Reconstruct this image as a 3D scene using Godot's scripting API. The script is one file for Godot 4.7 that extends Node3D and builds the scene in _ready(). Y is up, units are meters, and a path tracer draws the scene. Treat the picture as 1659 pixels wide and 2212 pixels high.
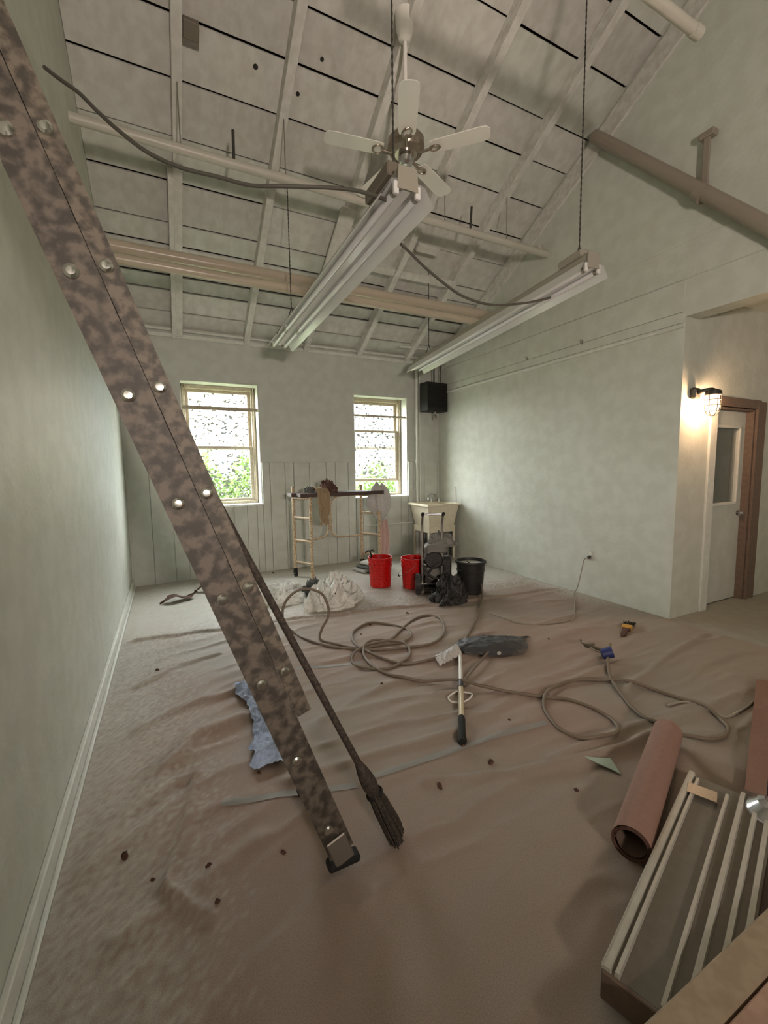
extends Node3D
# A painter's room under an open rafter roof: shell, daylight from two windows, a cage lamp in the alcove, and the painters' gear on the floor.
# Back wall inner face z = 0, left wall x = 0, right wall x = ROOM_W, floor y = 0.

const ROOM_W := 4.715
const EAVE := 3.311
const SLOPE := 0.561
const RIDGE_Z := 6.9
const REAR_Z := 9.6
const ALCOVE_Z := 3.95

var materials := {}
var shared := {}
var rng := RandomNumberGenerator.new()

func _ready() -> void:
	rng.seed = 77
	make_camera_and_light()
	make_materials()
	make_walls()
	make_floor()
	make_ceiling()
	make_windows()
	make_alcove()
	make_outside()
	make_wall_fittings()
	make_pipes()
	make_light_fixtures()
	make_fan()
	make_ladder_and_broom()
	make_scaffold()
	make_sink()
	make_sprayer_group()
	make_hoses()
	make_floor_items()
	make_foreground()
	make_added_work_light()

func make_camera_and_light() -> void:
	var cam := Camera3D.new()
	cam.name = "camera"
	cam.position = Vector3(0.478, 1.48, 6.3185)
	cam.rotation_order = EULER_ORDER_YXZ
	cam.rotation_degrees = Vector3(-5.773, -26.570, -0.793)
	cam.fov = 99.87
	cam.near = 0.02
	cam.far = 200.0
	add_child(cam)
	cam.current = true
	var env := Environment.new()
	env.tonemap_mode = Environment.TONE_MAPPER_LINEAR
	env.tonemap_exposure = 4.0
	env.background_mode = Environment.BG_SKY
	var sky := Sky.new()
	var sm := ProceduralSkyMaterial.new()
	sm.sky_top_color = Color(0.93, 0.95, 0.95)
	sm.sky_horizon_color = Color(1.0, 1.0, 0.97)
	sm.ground_bottom_color = Color(0.45, 0.46, 0.42)
	sm.ground_horizon_color = Color(0.62, 0.64, 0.6)
	sm.sky_energy_multiplier = 1.0
	sm.ground_energy_multiplier = 1.0
	sky.sky_material = sm
	env.sky = sky
	env.background_energy_multiplier = SKY_ENERGY
	env.sdfgi_enabled = true
	env.ssao_enabled = true
	env.ssil_enabled = true
	var we := WorldEnvironment.new()
	we.name = "environment"
	we.environment = env
	add_child(we)

const SKY_ENERGY := 10.0

# ---------------------------------------------------------------- materials

func noise_image(w: int, h: int, freq: float, seed_no: int, octaves: int, c0: Color, c1: Color, lo := 0.3, hi := 0.7) -> ImageTexture:
	var n := FastNoiseLite.new()
	n.seed = seed_no
	n.noise_type = FastNoiseLite.TYPE_SIMPLEX_SMOOTH
	n.frequency = freq
	n.fractal_octaves = octaves
	var src := n.get_seamless_image(w, h, false, false, 0.12)
	var img := Image.create(w, h, false, Image.FORMAT_RGBA8)
	for y in h:
		for x in w:
			var t: float = clampf((src.get_pixel(x, y).r - lo) / (hi - lo), 0.0, 1.0)
			img.set_pixel(x, y, c0.lerp(c1, t))
	return ImageTexture.create_from_image(img)

func mat(key: String, c: Color, rough := 0.7, metal := 0.0) -> StandardMaterial3D:
	var m := StandardMaterial3D.new()
	m.albedo_color = c
	m.roughness = rough
	m.metallic = metal
	materials[key] = m
	return m

func tri(m: StandardMaterial3D, t: Texture2D, s: float) -> StandardMaterial3D:
	m.albedo_texture = t
	m.uv1_triplanar = true
	m.uv1_world_triplanar = true
	m.uv1_scale = Vector3(s, s, s)
	return m

func relief(m: StandardMaterial3D, t: Texture2D, strength: float) -> StandardMaterial3D:
	m.heightmap_enabled = true
	m.heightmap_texture = t
	m.heightmap_scale = strength
	return m

func make_materials() -> void:
	var stipple := noise_image(512, 512, 0.055, 5, 3, Color(0, 0, 0), Color(1, 1, 1), 0.3, 0.75)
	var wall_tex := noise_image(512, 512, 0.012, 3, 5, Color(0.965, 0.965, 0.96), Color(1, 1, 1))
	var board_tex := noise_image(512, 512, 0.02, 9, 5, Color(0.93, 0.925, 0.915), Color(1, 1, 1))
	var m := tri(mat("wall", Color(0.80, 0.815, 0.775), 0.55), wall_tex, 0.7)
	relief(m, stipple, 0.06)
	m = tri(mat("wall_back", Color(0.79, 0.805, 0.775), 0.6), wall_tex, 0.7)
	relief(m, stipple, 0.05)
	tri(mat("ceiling_board", Color(0.80, 0.797, 0.772), 0.75), board_tex, 0.8)
	tri(mat("ceiling_board_grey", Color(0.765, 0.76, 0.735), 0.75), board_tex, 0.9)
	tri(mat("ceiling_board_green", Color(0.785, 0.795, 0.76), 0.75), board_tex, 0.6)
	tri(mat("rafter", Color(0.82, 0.815, 0.79), 0.7), board_tex, 1.1)
	mat("gap_dark", Color(0.16, 0.15, 0.13), 0.9)
	tri(mat("trim_white", Color(0.86, 0.87, 0.84), 0.5), wall_tex, 1.5)
	tri(mat("window_wood", Color(0.70, 0.66, 0.58), 0.6), board_tex, 2.0)
	tri(mat("brown_wood", Color(0.47, 0.40, 0.35), 0.6), board_tex, 2.0)
	mat("cream_pipe", Color(0.76, 0.715, 0.64), 0.28)
	mat("painted_pipe", Color(0.74, 0.73, 0.68), 0.4)
	mat("brace_pipe", Color(0.58, 0.54, 0.49), 0.5)
	tri(mat("concrete", Color(0.60, 0.60, 0.56), 0.8), wall_tex, 1.0)
	mat("fixture_white", Color(0.88, 0.88, 0.87), 0.16, 0.0)
	mat("fixture_top", Color(0.62, 0.60, 0.55), 0.5)
	mat("tube_glass", Color(0.94, 0.94, 0.95), 0.12)
	mat("chain", Color(0.30, 0.30, 0.28), 0.5, 0.6)
	mat("cable_black", Color(0.33, 0.32, 0.29), 0.6)
	mat("cable_grey", Color(0.45, 0.42, 0.37), 0.6)
	mat("fan_white", Color(0.90, 0.89, 0.86), 0.35)
	mat("fan_metal", Color(0.62, 0.58, 0.53), 0.28, 0.85)
	mat("chrome", Color(0.80, 0.80, 0.81), 0.2, 1.0)
	mat("dull_steel", Color(0.62, 0.60, 0.57), 0.4, 0.8)
	var grime := noise_image(512, 512, 0.022, 21, 6, Color(0.23, 0.212, 0.192), Color(0.41, 0.38, 0.345), 0.3, 0.7)
	tri(mat("ladder_rail", Color(0.95, 0.94, 0.92), 0.6), grime, 1.6)
	tri(mat("ladder_fly", Color(1.0, 0.99, 0.95), 0.6), grime, 1.9)
	tri(mat("broom_dark", Color(0.75, 0.72, 0.7), 0.8), grime, 4.0)
	mat("rivet", Color(0.86, 0.86, 0.84), 0.18, 1.0)
	mat("rubber", Color(0.09, 0.09, 0.085), 0.8)
	var rust := noise_image(256, 256, 0.05, 31, 5, Color(0.58, 0.44, 0.31), Color(0.80, 0.74, 0.62), 0.3, 0.52)
	tri(mat("scaffold_tube", Color(1, 1, 1), 0.55), rust, 3.0)
	tri(mat("scaffold_deck", Color(0.33, 0.27, 0.25), 0.7), board_tex, 3.0)
	tri(mat("rag_tan", Color(0.66, 0.58, 0.47), 0.95), board_tex, 4.0)
	tri(mat("rag_brown", Color(0.38, 0.27, 0.24), 0.95), board_tex, 4.0)
	tri(mat("rag_grey", Color(0.42, 0.43, 0.42), 0.95), board_tex, 4.0)
	m = tri(mat("plastic_grey", Color(0.78, 0.77, 0.76), 0.35), board_tex, 3.0)
	m = tri(mat("plastic_pink", Color(0.86, 0.76, 0.73), 0.4), board_tex, 3.0)
	m = tri(mat("plastic_white", Color(0.93, 0.93, 0.91), 0.35), board_tex, 3.0)
	var dusty := noise_image(256, 256, 0.09, 41, 4, Color(0.62, 0.30, 0.28), Color(1, 1, 1), 0.36, 0.5)
	tri(mat("bucket_red", Color(0.86, 0.07, 0.06), 0.35), dusty, 2.5)
	mat("bucket_inside", Color(0.9, 0.09, 0.07), 0.4)
	tri(mat("sink_plastic", Color(0.86, 0.83, 0.74), 0.45), wall_tex, 2.0)
	var speck := noise_image(256, 256, 0.16, 51, 3, Color(0.10, 0.10, 0.10), Color(0.62, 0.60, 0.57), 0.45, 0.85)
	tri(mat("machine_black", Color(0.8, 0.8, 0.8), 0.6), speck, 3.0)
	tri(mat("machine_grey", Color(0.50, 0.49, 0.47), 0.5), wall_tex, 3.0)
	tri(mat("can_black", Color(0.62, 0.62, 0.62), 0.55), speck, 3.5)
	tri(mat("heater_black", Color(0.42, 0.40, 0.38), 0.7), speck, 5.0)
	mat("hose", Color(0.47, 0.42, 0.36), 0.55)
	mat("cord_pale", Color(0.60, 0.57, 0.52), 0.6)
	mat("pole_white", Color(0.86, 0.85, 0.82), 0.22)
	mat("pole_yellow", Color(0.80, 0.74, 0.62), 0.22)
	mat("bag_dark", Color(0.26, 0.26, 0.27), 0.45)
	mat("blue_cup", Color(0.16, 0.21, 0.42), 0.5)
	mat("gun_metal", Color(0.52, 0.50, 0.45), 0.35, 0.7)
	mat("yellow", Color(0.80, 0.60, 0.24), 0.5)
	tri(mat("leaf_brown", Color(0.36, 0.25, 0.21), 0.8), board_tex, 5.0)
	tri(mat("blue_paper", Color(0.72, 0.79, 0.93), 0.7), board_tex, 5.0)
	mat("blue_tape", Color(0.57, 0.565, 0.55), 0.6)
	mat("green_scrap", Color(0.64, 0.71, 0.65), 0.6)
	tri(mat("rosin_paper", Color(0.60, 0.475, 0.425), 0.85), wall_tex, 4.0)
	tri(mat("panel_grey", Color(0.45, 0.43, 0.39), 0.55), wall_tex, 3.0)
	tri(mat("panel_white", Color(0.74, 0.73, 0.69), 0.4), wall_tex, 3.0)
	tri(mat("tape_tan", Color(0.62, 0.56, 0.48), 0.3), board_tex, 9.0)
	tri(mat("board_beige", Color(0.68, 0.61, 0.52), 0.6), board_tex, 1.4)
	tri(mat("board_pink", Color(0.75, 0.62, 0.55), 0.6), board_tex, 1.4)
	mat("outlet", Color(0.80, 0.80, 0.75), 0.4)
	mat("dark_hole", Color(0.06, 0.06, 0.06), 0.9)

	# window films: clear sheets with grey flecks of overspray stuck on them
	for spec in [["film_one", 71, 0.10], ["film_two", 72, 0.30]]:
		var fm := mat(spec[0], Color(1, 1, 1), 0.1)
		fm.transparency = BaseMaterial3D.TRANSPARENCY_ALPHA
		fm.albedo_texture = fleck_texture(spec[1], spec[2])
	var g := mat("door_glass", Color(0.55, 0.60, 0.58, 0.35), 0.05)
	g.transparency = BaseMaterial3D.TRANSPARENCY_ALPHA

func fleck_texture(seed_no: int, base_alpha: float) -> ImageTexture:
	var w := 384
	var h := 512
	var img := Image.create(w, h, false, Image.FORMAT_RGBA8)
	img.fill(Color(0.97, 0.98, 0.98, base_alpha))
	var r := RandomNumberGenerator.new()
	r.seed = seed_no
	for i in 120:
		var cx := r.randf_range(0, w)
		var cy := r.randf_range(0, h)
		var rx := r.randf_range(6.0, 19.0)
		var ry := r.randf_range(5.0, 10.0)
		var an := r.randf_range(0, PI)
		var dens := r.randf_range(0.996, 1.0)
		for y in range(int(cy - 22), int(cy + 22)):
			for x in range(int(cx - 22), int(cx + 22)):
				if x < 0 or y < 0 or x >= w or y >= h:
					continue
				var d := Vector2(x - cx, y - cy).rotated(an)
				var q := Vector2(d.x / rx, d.y / ry).length() + r.randf_range(-0.25, 0.25)
				if q < 1.0:
					img.set_pixel(x, y, Color(0.62, 0.64, 0.64, dens))
	return ImageTexture.create_from_image(img)

# ---------------------------------------------------------------- shape helpers

func box_mesh(size: Vector3, bevel := 0.0) -> Mesh:
	var key := "box%.4f_%.4f_%.4f_%.4f" % [size.x, size.y, size.z, bevel]
	if shared.has(key):
		return shared[key]
	var m: Mesh
	if bevel <= 0.0:
		var b := BoxMesh.new()
		b.size = size
		m = b
	else:
		var st := SurfaceTool.new()
		st.begin(Mesh.PRIMITIVE_TRIANGLES)
		st.set_smooth_group(-1)
		add_chamfer_box(st, Transform3D.IDENTITY, size, bevel)
		st.generate_normals()
		m = st.commit()
	shared[key] = m
	return m

func poly_face(st: SurfaceTool, pts: Array, out_dir: Vector3) -> void:
	var n: Vector3 = (pts[1] - pts[0]).cross(pts[2] - pts[0])
	var rev := n.dot(out_dir) > 0.0     # clockwise seen from outside is the front
	for i in range(1, pts.size() - 1):
		if rev:
			st.add_vertex(pts[0]); st.add_vertex(pts[i + 1]); st.add_vertex(pts[i])
		else:
			st.add_vertex(pts[0]); st.add_vertex(pts[i]); st.add_vertex(pts[i + 1])

func add_chamfer_box(st: SurfaceTool, xf: Transform3D, size: Vector3, b: float) -> void:
	var h := size * 0.5
	b = minf(b, minf(h.x, minf(h.y, h.z)) * 0.98)
	var face_pts := {}
	for ax in 3:
		for s in [-1, 1]:
			var u := (ax + 1) % 3
			var v := (ax + 2) % 3
			var pts := []
			for q in [[-1, -1], [1, -1], [1, 1], [-1, 1]]:
				var p := Vector3.ZERO
				p[ax] = s * h[ax]
				p[u] = q[0] * (h[u] - b)
				p[v] = q[1] * (h[v] - b)
				pts.append(xf * p)
			var n := Vector3.ZERO
			n[ax] = s
			poly_face(st, pts, xf.basis * n)
	for ax in 3:                       # edges along ax
		var u := (ax + 1) % 3
		var v := (ax + 2) % 3
		for q in [[-1, -1], [1, -1], [1, 1], [-1, 1]]:
			var pts := []
			for e in [[-1, 0], [1, 0], [1, 1], [-1, 1]]:
				var p := Vector3.ZERO
				p[ax] = e[0] * (h[ax] - b)
				p[u] = q[0] * (h[u] - (b if e[1] == 1 else 0.0))
				p[v] = q[1] * (h[v] - (0.0 if e[1] == 1 else b))
				pts.append(xf * p)
			var n := Vector3.ZERO
			n[u] = q[0]
			n[v] = q[1]
			poly_face(st, pts, xf.basis * n)
	for sx in [-1, 1]:
		for sy in [-1, 1]:
			for sz in [-1, 1]:
				var c := Vector3(sx * h.x, sy * h.y, sz * h.z)
				var pts := [xf * (c - Vector3(0, sy * b, sz * b)), xf * (c - Vector3(sx * b, 0, sz * b)), xf * (c - Vector3(sx * b, sy * b, 0))]
				poly_face(st, pts, xf.basis * Vector3(sx, sy, sz))

func smooth_path(pts: Array, per: int, closed := false) -> PackedVector3Array:
	var out := PackedVector3Array()
	var n := pts.size()
	var last := n if closed else n - 1
	for i in last:
		var p0: Vector3 = pts[(i - 1 + n) % n] if (closed or i > 0) else pts[0]
		var p1: Vector3 = pts[i]
		var p2: Vector3 = pts[(i + 1) % n]
		var p3: Vector3 = pts[(i + 2) % n] if (closed or i + 2 < n) else pts[n - 1]
		for k in per:
			var t := float(k) / per
			out.append(0.5 * ((2.0 * p1) + (p2 - p0) * t + (2.0 * p0 - 5.0 * p1 + 4.0 * p2 - p3) * t * t + (3.0 * p1 - p0 - 3.0 * p2 + p3) * t * t * t))
	if not closed:
		out.append(pts[n - 1])
	return out

# a round tube along a path; radii is one number or one per point
func tube(path, radii, sides := 10, caps := true) -> ArrayMesh:
	var n: int = path.size()
	var verts := PackedVector3Array()
	var norms := PackedVector3Array()
	var idx := PackedInt32Array()
	var up := Vector3.UP
	var t_prev := Vector3.ZERO
	var nx := Vector3.ZERO
	for i in n:
		var a: Vector3 = path[maxi(i - 1, 0)]
		var b: Vector3 = path[mini(i + 1, n - 1)]
		var t := (b - a).normalized()
		if i == 0:
			if absf(t.dot(up)) > 0.95:
				up = Vector3.RIGHT
			nx = up.cross(t).normalized()
		else:
			nx = (nx - t * nx.dot(t)).normalized()
		var ny := t.cross(nx)
		var r: float = radii[i] if typeof(radii) == TYPE_ARRAY or typeof(radii) == TYPE_PACKED_FLOAT32_ARRAY else radii
		for k in sides:
			var an := TAU * k / sides
			var d := nx * cos(an) + ny * sin(an)
			verts.append(path[i] + d * r)
			norms.append(d)
	for i in n - 1:
		for k in sides:
			var a := i * sides + k
			var b := i * sides + (k + 1) % sides
			idx.append_array([a, a + sides, b, b, a + sides, b + sides])
	if caps:
		for e in [0, n - 1]:
			var c := verts.size()
			var t: Vector3 = (path[0] - path[1]).normalized() if e == 0 else (path[n - 1] - path[n - 2]).normalized()
			verts.append(path[e])
			norms.append(t)
			for k in sides:
				verts.append(verts[e * sides + k])
				norms.append(t)
			for k in sides:
				if e == 0:
					idx.append_array([c, c + 1 + k, c + 1 + (k + 1) % sides])
				else:
					idx.append_array([c, c + 1 + (k + 1) % sides, c + 1 + k])
	return arrays_mesh(verts, norms, idx)

func arrays_mesh(verts, norms, idx, uvs = null, colors = null) -> ArrayMesh:
	var a := []
	a.resize(Mesh.ARRAY_MAX)
	a[Mesh.ARRAY_VERTEX] = verts
	a[Mesh.ARRAY_NORMAL] = norms
	a[Mesh.ARRAY_INDEX] = idx
	if uvs != null:
		a[Mesh.ARRAY_TEX_UV] = uvs
	if colors != null:
		a[Mesh.ARRAY_COLOR] = colors
	var m := ArrayMesh.new()
	m.add_surface_from_arrays(Mesh.PRIMITIVE_TRIANGLES, a)
	return m

func rod(a: Vector3, b: Vector3, r: float, sides := 10) -> ArrayMesh:
	return tube([a, b], r, sides)

# turned shape about the y axis; profile is [radius, height] pairs, smoothed unless hard
func lathe(profile: Array, seg := 24, xf := Transform3D.IDENTITY) -> ArrayMesh:
	var st := SurfaceTool.new()
	st.begin(Mesh.PRIMITIVE_TRIANGLES)
	for i in profile.size() - 1:
		st.set_smooth_group(i)
		for k in seg:
			var a0 := TAU * k / seg
			var a1 := TAU * (k + 1) / seg
			var p := []
			for q in [[i, a0], [i, a1], [i + 1, a1], [i + 1, a0]]:
				var pr: Array = profile[q[0]]
				p.append(xf * Vector3(pr[0] * cos(q[1]), pr[1], pr[0] * sin(q[1])))
			st.add_vertex(p[0]); st.add_vertex(p[1]); st.add_vertex(p[2])
			st.add_vertex(p[0]); st.add_vertex(p[2]); st.add_vertex(p[3])
	st.generate_normals()
	return st.commit()

# polygon in the local xy plane pushed along local z from z0 to z1
func extrude(poly: Array, z0: float, z1: float, xf := Transform3D.IDENTITY) -> ArrayMesh:
	var st := SurfaceTool.new()
	st.begin(Mesh.PRIMITIVE_TRIANGLES)
	st.set_smooth_group(-1)
	var pv := PackedVector2Array(poly)
	var tris := Geometry2D.triangulate_polygon(pv)
	var area := 0.0
	for i in pv.size():
		area += pv[i].cross(pv[(i + 1) % pv.size()])
	for i in range(0, tris.size(), 3):
		var a := pv[tris[i]]
		var b := pv[tris[i + 1]]
		var c := pv[tris[i + 2]]
		poly_face(st, [xf * Vector3(a.x, a.y, z0), xf * Vector3(b.x, b.y, z0), xf * Vector3(c.x, c.y, z0)], xf.basis * Vector3(0, 0, -1))
		poly_face(st, [xf * Vector3(a.x, a.y, z1), xf * Vector3(b.x, b.y, z1), xf * Vector3(c.x, c.y, z1)], xf.basis * Vector3(0, 0, 1))
	for i in pv.size():
		var a := pv[i]
		var b := pv[(i + 1) % pv.size()]
		var o := Vector3(b.y - a.y, a.x - b.x, 0) * (1.0 if area > 0.0 else -1.0)
		poly_face(st, [xf * Vector3(a.x, a.y, z0), xf * Vector3(b.x, b.y, z0), xf * Vector3(b.x, b.y, z1), xf * Vector3(a.x, a.y, z1)], xf.basis * o)
	st.generate_normals()
	return st.commit()

# a grid of points f(u, v), u and v from 0 to 1; wrap closes it in u
func sheet(nu: int, nv: int, f: Callable, color = null) -> ArrayMesh:
	var verts := PackedVector3Array()
	var norms := PackedVector3Array()
	var uvs := PackedVector2Array()
	var cols := PackedColorArray()
	var idx := PackedInt32Array()
	for j in nv + 1:
		for i in nu + 1:
			verts.append(f.call(float(i) / nu, float(j) / nv))
			uvs.append(Vector2(float(i) / nu, float(j) / nv))
	var w := nu + 1
	for j in nv + 1:
		for i in w:
			var du := verts[j * w + mini(i + 1, nu)] - verts[j * w + maxi(i - 1, 0)]
			var dv := verts[mini(j + 1, nv) * w + i] - verts[maxi(j - 1, 0) * w + i]
			var n := dv.cross(du)
			norms.append(n.normalized() if n.length() > 1e-12 else Vector3.UP)
			if color != null:
				cols.append(color.call(verts[j * w + i]))
	for j in nv:
		for i in nu:
			var a := j * w + i
			idx.append_array([a, a + 1, a + w, a + 1, a + w + 1, a + w])
	return arrays_mesh(verts, norms, idx, uvs, cols if color != null else null)

func merge(list: Array) -> ArrayMesh:      # pieces of ONE part joined: [mesh, transform] pairs
	var st := SurfaceTool.new()
	for q in list:
		st.append_from(q[0], 0, q[1])
	return st.commit()

# ---------------------------------------------------------------- object helpers

func part(called: String, mesh: Mesh, material: String, parent: Node, xf := Transform3D.IDENTITY) -> MeshInstance3D:
	var o := MeshInstance3D.new()
	o.name = called
	o.mesh = mesh
	o.material_override = materials[material]
	o.transform = xf
	parent.add_child(o, true)
	return o

func at(p: Vector3, rx := 0.0, ry := 0.0, rz := 0.0) -> Transform3D:
	return Transform3D(Basis.from_euler(Vector3(rx, ry, rz)), p)

func thing(called: String, label: String, category: String, where := Vector3.ZERO, turn := 0.0, group := "") -> Node3D:
	var o := Node3D.new()
	o.name = called
	add_child(o, true)
	o.position = where
	o.rotation.y = turn
	tag(o, label, category, group)
	return o

func tag(o: Node, label: String, category: String, group := "") -> void:
	o.set_meta("label", label)
	o.set_meta("category", category)
	if group != "":
		o.set_meta("group", group)

func single(called: String, mesh: Mesh, material: String, label: String, category: String, where := Transform3D.IDENTITY, group := "") -> MeshInstance3D:
	var o := part(called, mesh, material, self, where)
	tag(o, label, category, group)
	return o

func setting(called: String, label: String) -> Node3D:
	var o := Node3D.new()
	o.name = called
	add_child(o, true)
	o.set_meta("kind", "structure")
	o.set_meta("label", label)
	return o

func setting_mesh(called: String, mesh: Mesh, material: String, label: String) -> MeshInstance3D:
	var o := part(called, mesh, material, self)
	o.set_meta("kind", "structure")
	o.set_meta("label", label)
	return o

func roof_y(z: float) -> float:
	return EAVE + SLOPE * z

# ---------------------------------------------------------------- the shell

const WIN := [[0.683, 1.688, 0.985, 2.672], [3.133, 4.096, 1.01, 2.638]]   # x0, x1, y0, y1
const WALL_T := 0.32

func make_walls() -> void:
	# back wall: plaster above, upright boards below, two window openings
	var back := setting("wall_back", "pale grey back wall with two windows and a boarded lower half")
	var st := SurfaceTool.new()
	st.begin(Mesh.PRIMITIVE_TRIANGLES)
	st.set_smooth_group(-1)
	var xs := [-0.2, WIN[0][0], WIN[0][1], WIN[1][0], WIN[1][1], ROOM_W + 0.2]
	for i in 5:
		var x0: float = xs[i]
		var x1: float = xs[i + 1]
		var spans := [[-0.1, EAVE + 0.2]]
		if i == 1:
			spans = [[-0.1, WIN[0][2]], [WIN[0][3], EAVE + 0.2]]
		if i == 3:
			spans = [[-0.1, WIN[1][2]], [WIN[1][3], EAVE + 0.2]]
		for s in spans:
			add_chamfer_box(st, at(Vector3((x0 + x1) / 2, (s[0] + s[1]) / 2, -WALL_T / 2)), Vector3(x1 - x0, s[1] - s[0], WALL_T), 0.0005)
	st.generate_normals()
	part("plaster", st.commit(), "wall_back", back)
	# upright boards of the wainscot, stopped by the windows
	var x := 0.002
	var widths := [0.262, 0.25, 0.27, 0.245, 0.255, 0.18, 0.135, 0.2, 0.22, 0.13, 0.24, 0.26, 0.15, 0.21, 0.25, 0.23, 0.2, 0.26, 0.24, 0.22]
	var k := 0
	while x < ROOM_W - 0.02:
		var w: float = minf(widths[k % widths.size()], ROOM_W - 0.002 - x)
		var a := x
		var b := x + w
		var pieces := [[a, b, 0.0, 1.586]]
		for wn in WIN:
			var nxt := []
			for pc in pieces:
				if pc[1] <= wn[0] or pc[0] >= wn[1]:
					nxt.append(pc)
					continue
				if pc[0] < wn[0]:
					nxt.append([pc[0], wn[0], 0.0, 1.586])
				if pc[1] > wn[1]:
					nxt.append([wn[1], pc[1], 0.0, 1.586])
				nxt.append([maxf(pc[0], wn[0]), minf(pc[1], wn[1]), 0.0, wn[2]])
			pieces = nxt
		for pc in pieces:
			if pc[1] - pc[0] < 0.012:
				continue
			var sz := Vector3(pc[1] - pc[0] - 0.005, pc[3] - pc[2], 0.02)
			part("wainscot_board", box_mesh(sz, 0.003), "wall_back", back, at(Vector3((pc[0] + pc[1]) / 2, (pc[2] + pc[3]) / 2, 0.0095 + 0.0012 * (k % 3))))
		x = b
		k += 1
	part("eave_strip", box_mesh(Vector3(ROOM_W, 0.05, 0.03), 0.006), "trim_white", back, at(Vector3(ROOM_W / 2, EAVE - 0.10, 0.015)))
	part("eave_strip", box_mesh(Vector3(ROOM_W, 0.028, 0.05), 0.006), "trim_white", back, at(Vector3(ROOM_W / 2, EAVE - 0.035, 0.025)))

	# side walls follow the gable
	var ry := EAVE + SLOPE * RIDGE_Z
	var rear_top := ry - SLOPE * (REAR_Z - RIDGE_Z)
	var zy := Transform3D(Basis(Vector3(0, 0, 1), Vector3(0, 1, 0), Vector3(-1, 0, 0)), Vector3.ZERO)   # local x -> z, local z -> -x
	var left_poly := [Vector2(-WALL_T, -0.1), Vector2(REAR_Z, -0.1), Vector2(REAR_Z, rear_top + 0.05), Vector2(RIDGE_Z, ry + 0.05), Vector2(-WALL_T, EAVE - SLOPE * WALL_T + 0.05)]
	setting_mesh("wall_left", extrude(left_poly, 0.0, 0.2, zy), "wall", "smooth pale wall beside the leaning ladder")
	var right := setting("wall_right", "long pale wall with a picture rail above and the alcove opening at its near end")
	var right_poly := [Vector2(-WALL_T, -0.1), Vector2(ALCOVE_Z, -0.1), Vector2(ALCOVE_Z, 2.8), Vector2(6.7, 2.8), Vector2(6.7, -0.1), Vector2(REAR_Z, -0.1), Vector2(REAR_Z, rear_top + 0.05), Vector2(RIDGE_Z, ry + 0.05), Vector2(-WALL_T, EAVE - SLOPE * WALL_T + 0.05)]
	part("plaster", extrude(right_poly, 0.0, 0.2, Transform3D(zy.basis, Vector3(ROOM_W + 0.2, 0, 0))), "wall", right)
	# boards above the rail, each with its own edge
	part("wall_board", box_mesh(Vector3(0.016, 0.092, 3.93), 0.003), "wall", right, at(Vector3(ROOM_W - 0.006, 2.795, 1.972)))
	part("wall_board", box_mesh(Vector3(0.016, 0.272, 3.93), 0.003), "wall", right, at(Vector3(ROOM_W - 0.004, 2.981, 1.972)))
	part("wall_board", box_mesh(Vector3(0.016, 0.31, 5.2), 0.003), "wall", right, at(Vector3(ROOM_W - 0.005, 3.28, 2.61)))
	part("rake_board", box_mesh(Vector3(0.03, 0.2, 7.3), 0.004), "rafter", right, Transform3D(Basis(Vector3.RIGHT, -atan(SLOPE)), Vector3(ROOM_W - 0.014, roof_y(3.05) - 0.16, 3.05)))
	var rail := setting("trim_1", "white picture rail running along the right wall")
	part("moulding", extrude([Vector2(0, 0), Vector2(0.022, 0.006), Vector2(0.034, 0.022), Vector2(0.028, 0.036), Vector2(0.012, 0.044), Vector2(0, 0.046)], 0.0, 3.94, Transform3D(Basis(Vector3(-1, 0, 0), Vector3(0, 1, 0), Vector3(0, 0, 1)), Vector3(ROOM_W, 2.702, 0.005))), "trim_white", rail)

	setting_mesh("wall_rear", extrude([Vector2(-0.2, -0.1), Vector2(ROOM_W + 0.2, -0.1), Vector2(ROOM_W + 0.2, rear_top + 0.05), Vector2(-0.2, rear_top + 0.05)], REAR_Z, REAR_Z + 0.2), "wall", "plain pale wall behind the viewer")

	# baseboard of the left wall
	var bb := setting("baseboard_left", "narrow grey-white baseboard along the left wall")
	part("board", box_mesh(Vector3(0.022, 0.10, 8.6), 0.005), "trim_white", bb, at(Vector3(0.011, 0.05, 4.32)))
	part("shoe_moulding", box_mesh(Vector3(0.02, 0.022, 8.6), 0.006), "trim_white", bb, at(Vector3(0.031, 0.014, 4.32)))
	# board corner post in the back left corner
	var post := setting("trim_2", "upright corner board beside the left window")
	part("board", box_mesh(Vector3(0.03, 3.2, 0.012), 0.003), "wall_back", post, at(Vector3(0.016, 1.6, 0.028)))

# ---------------------------------------------------------------- floor and drop sheets

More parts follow.
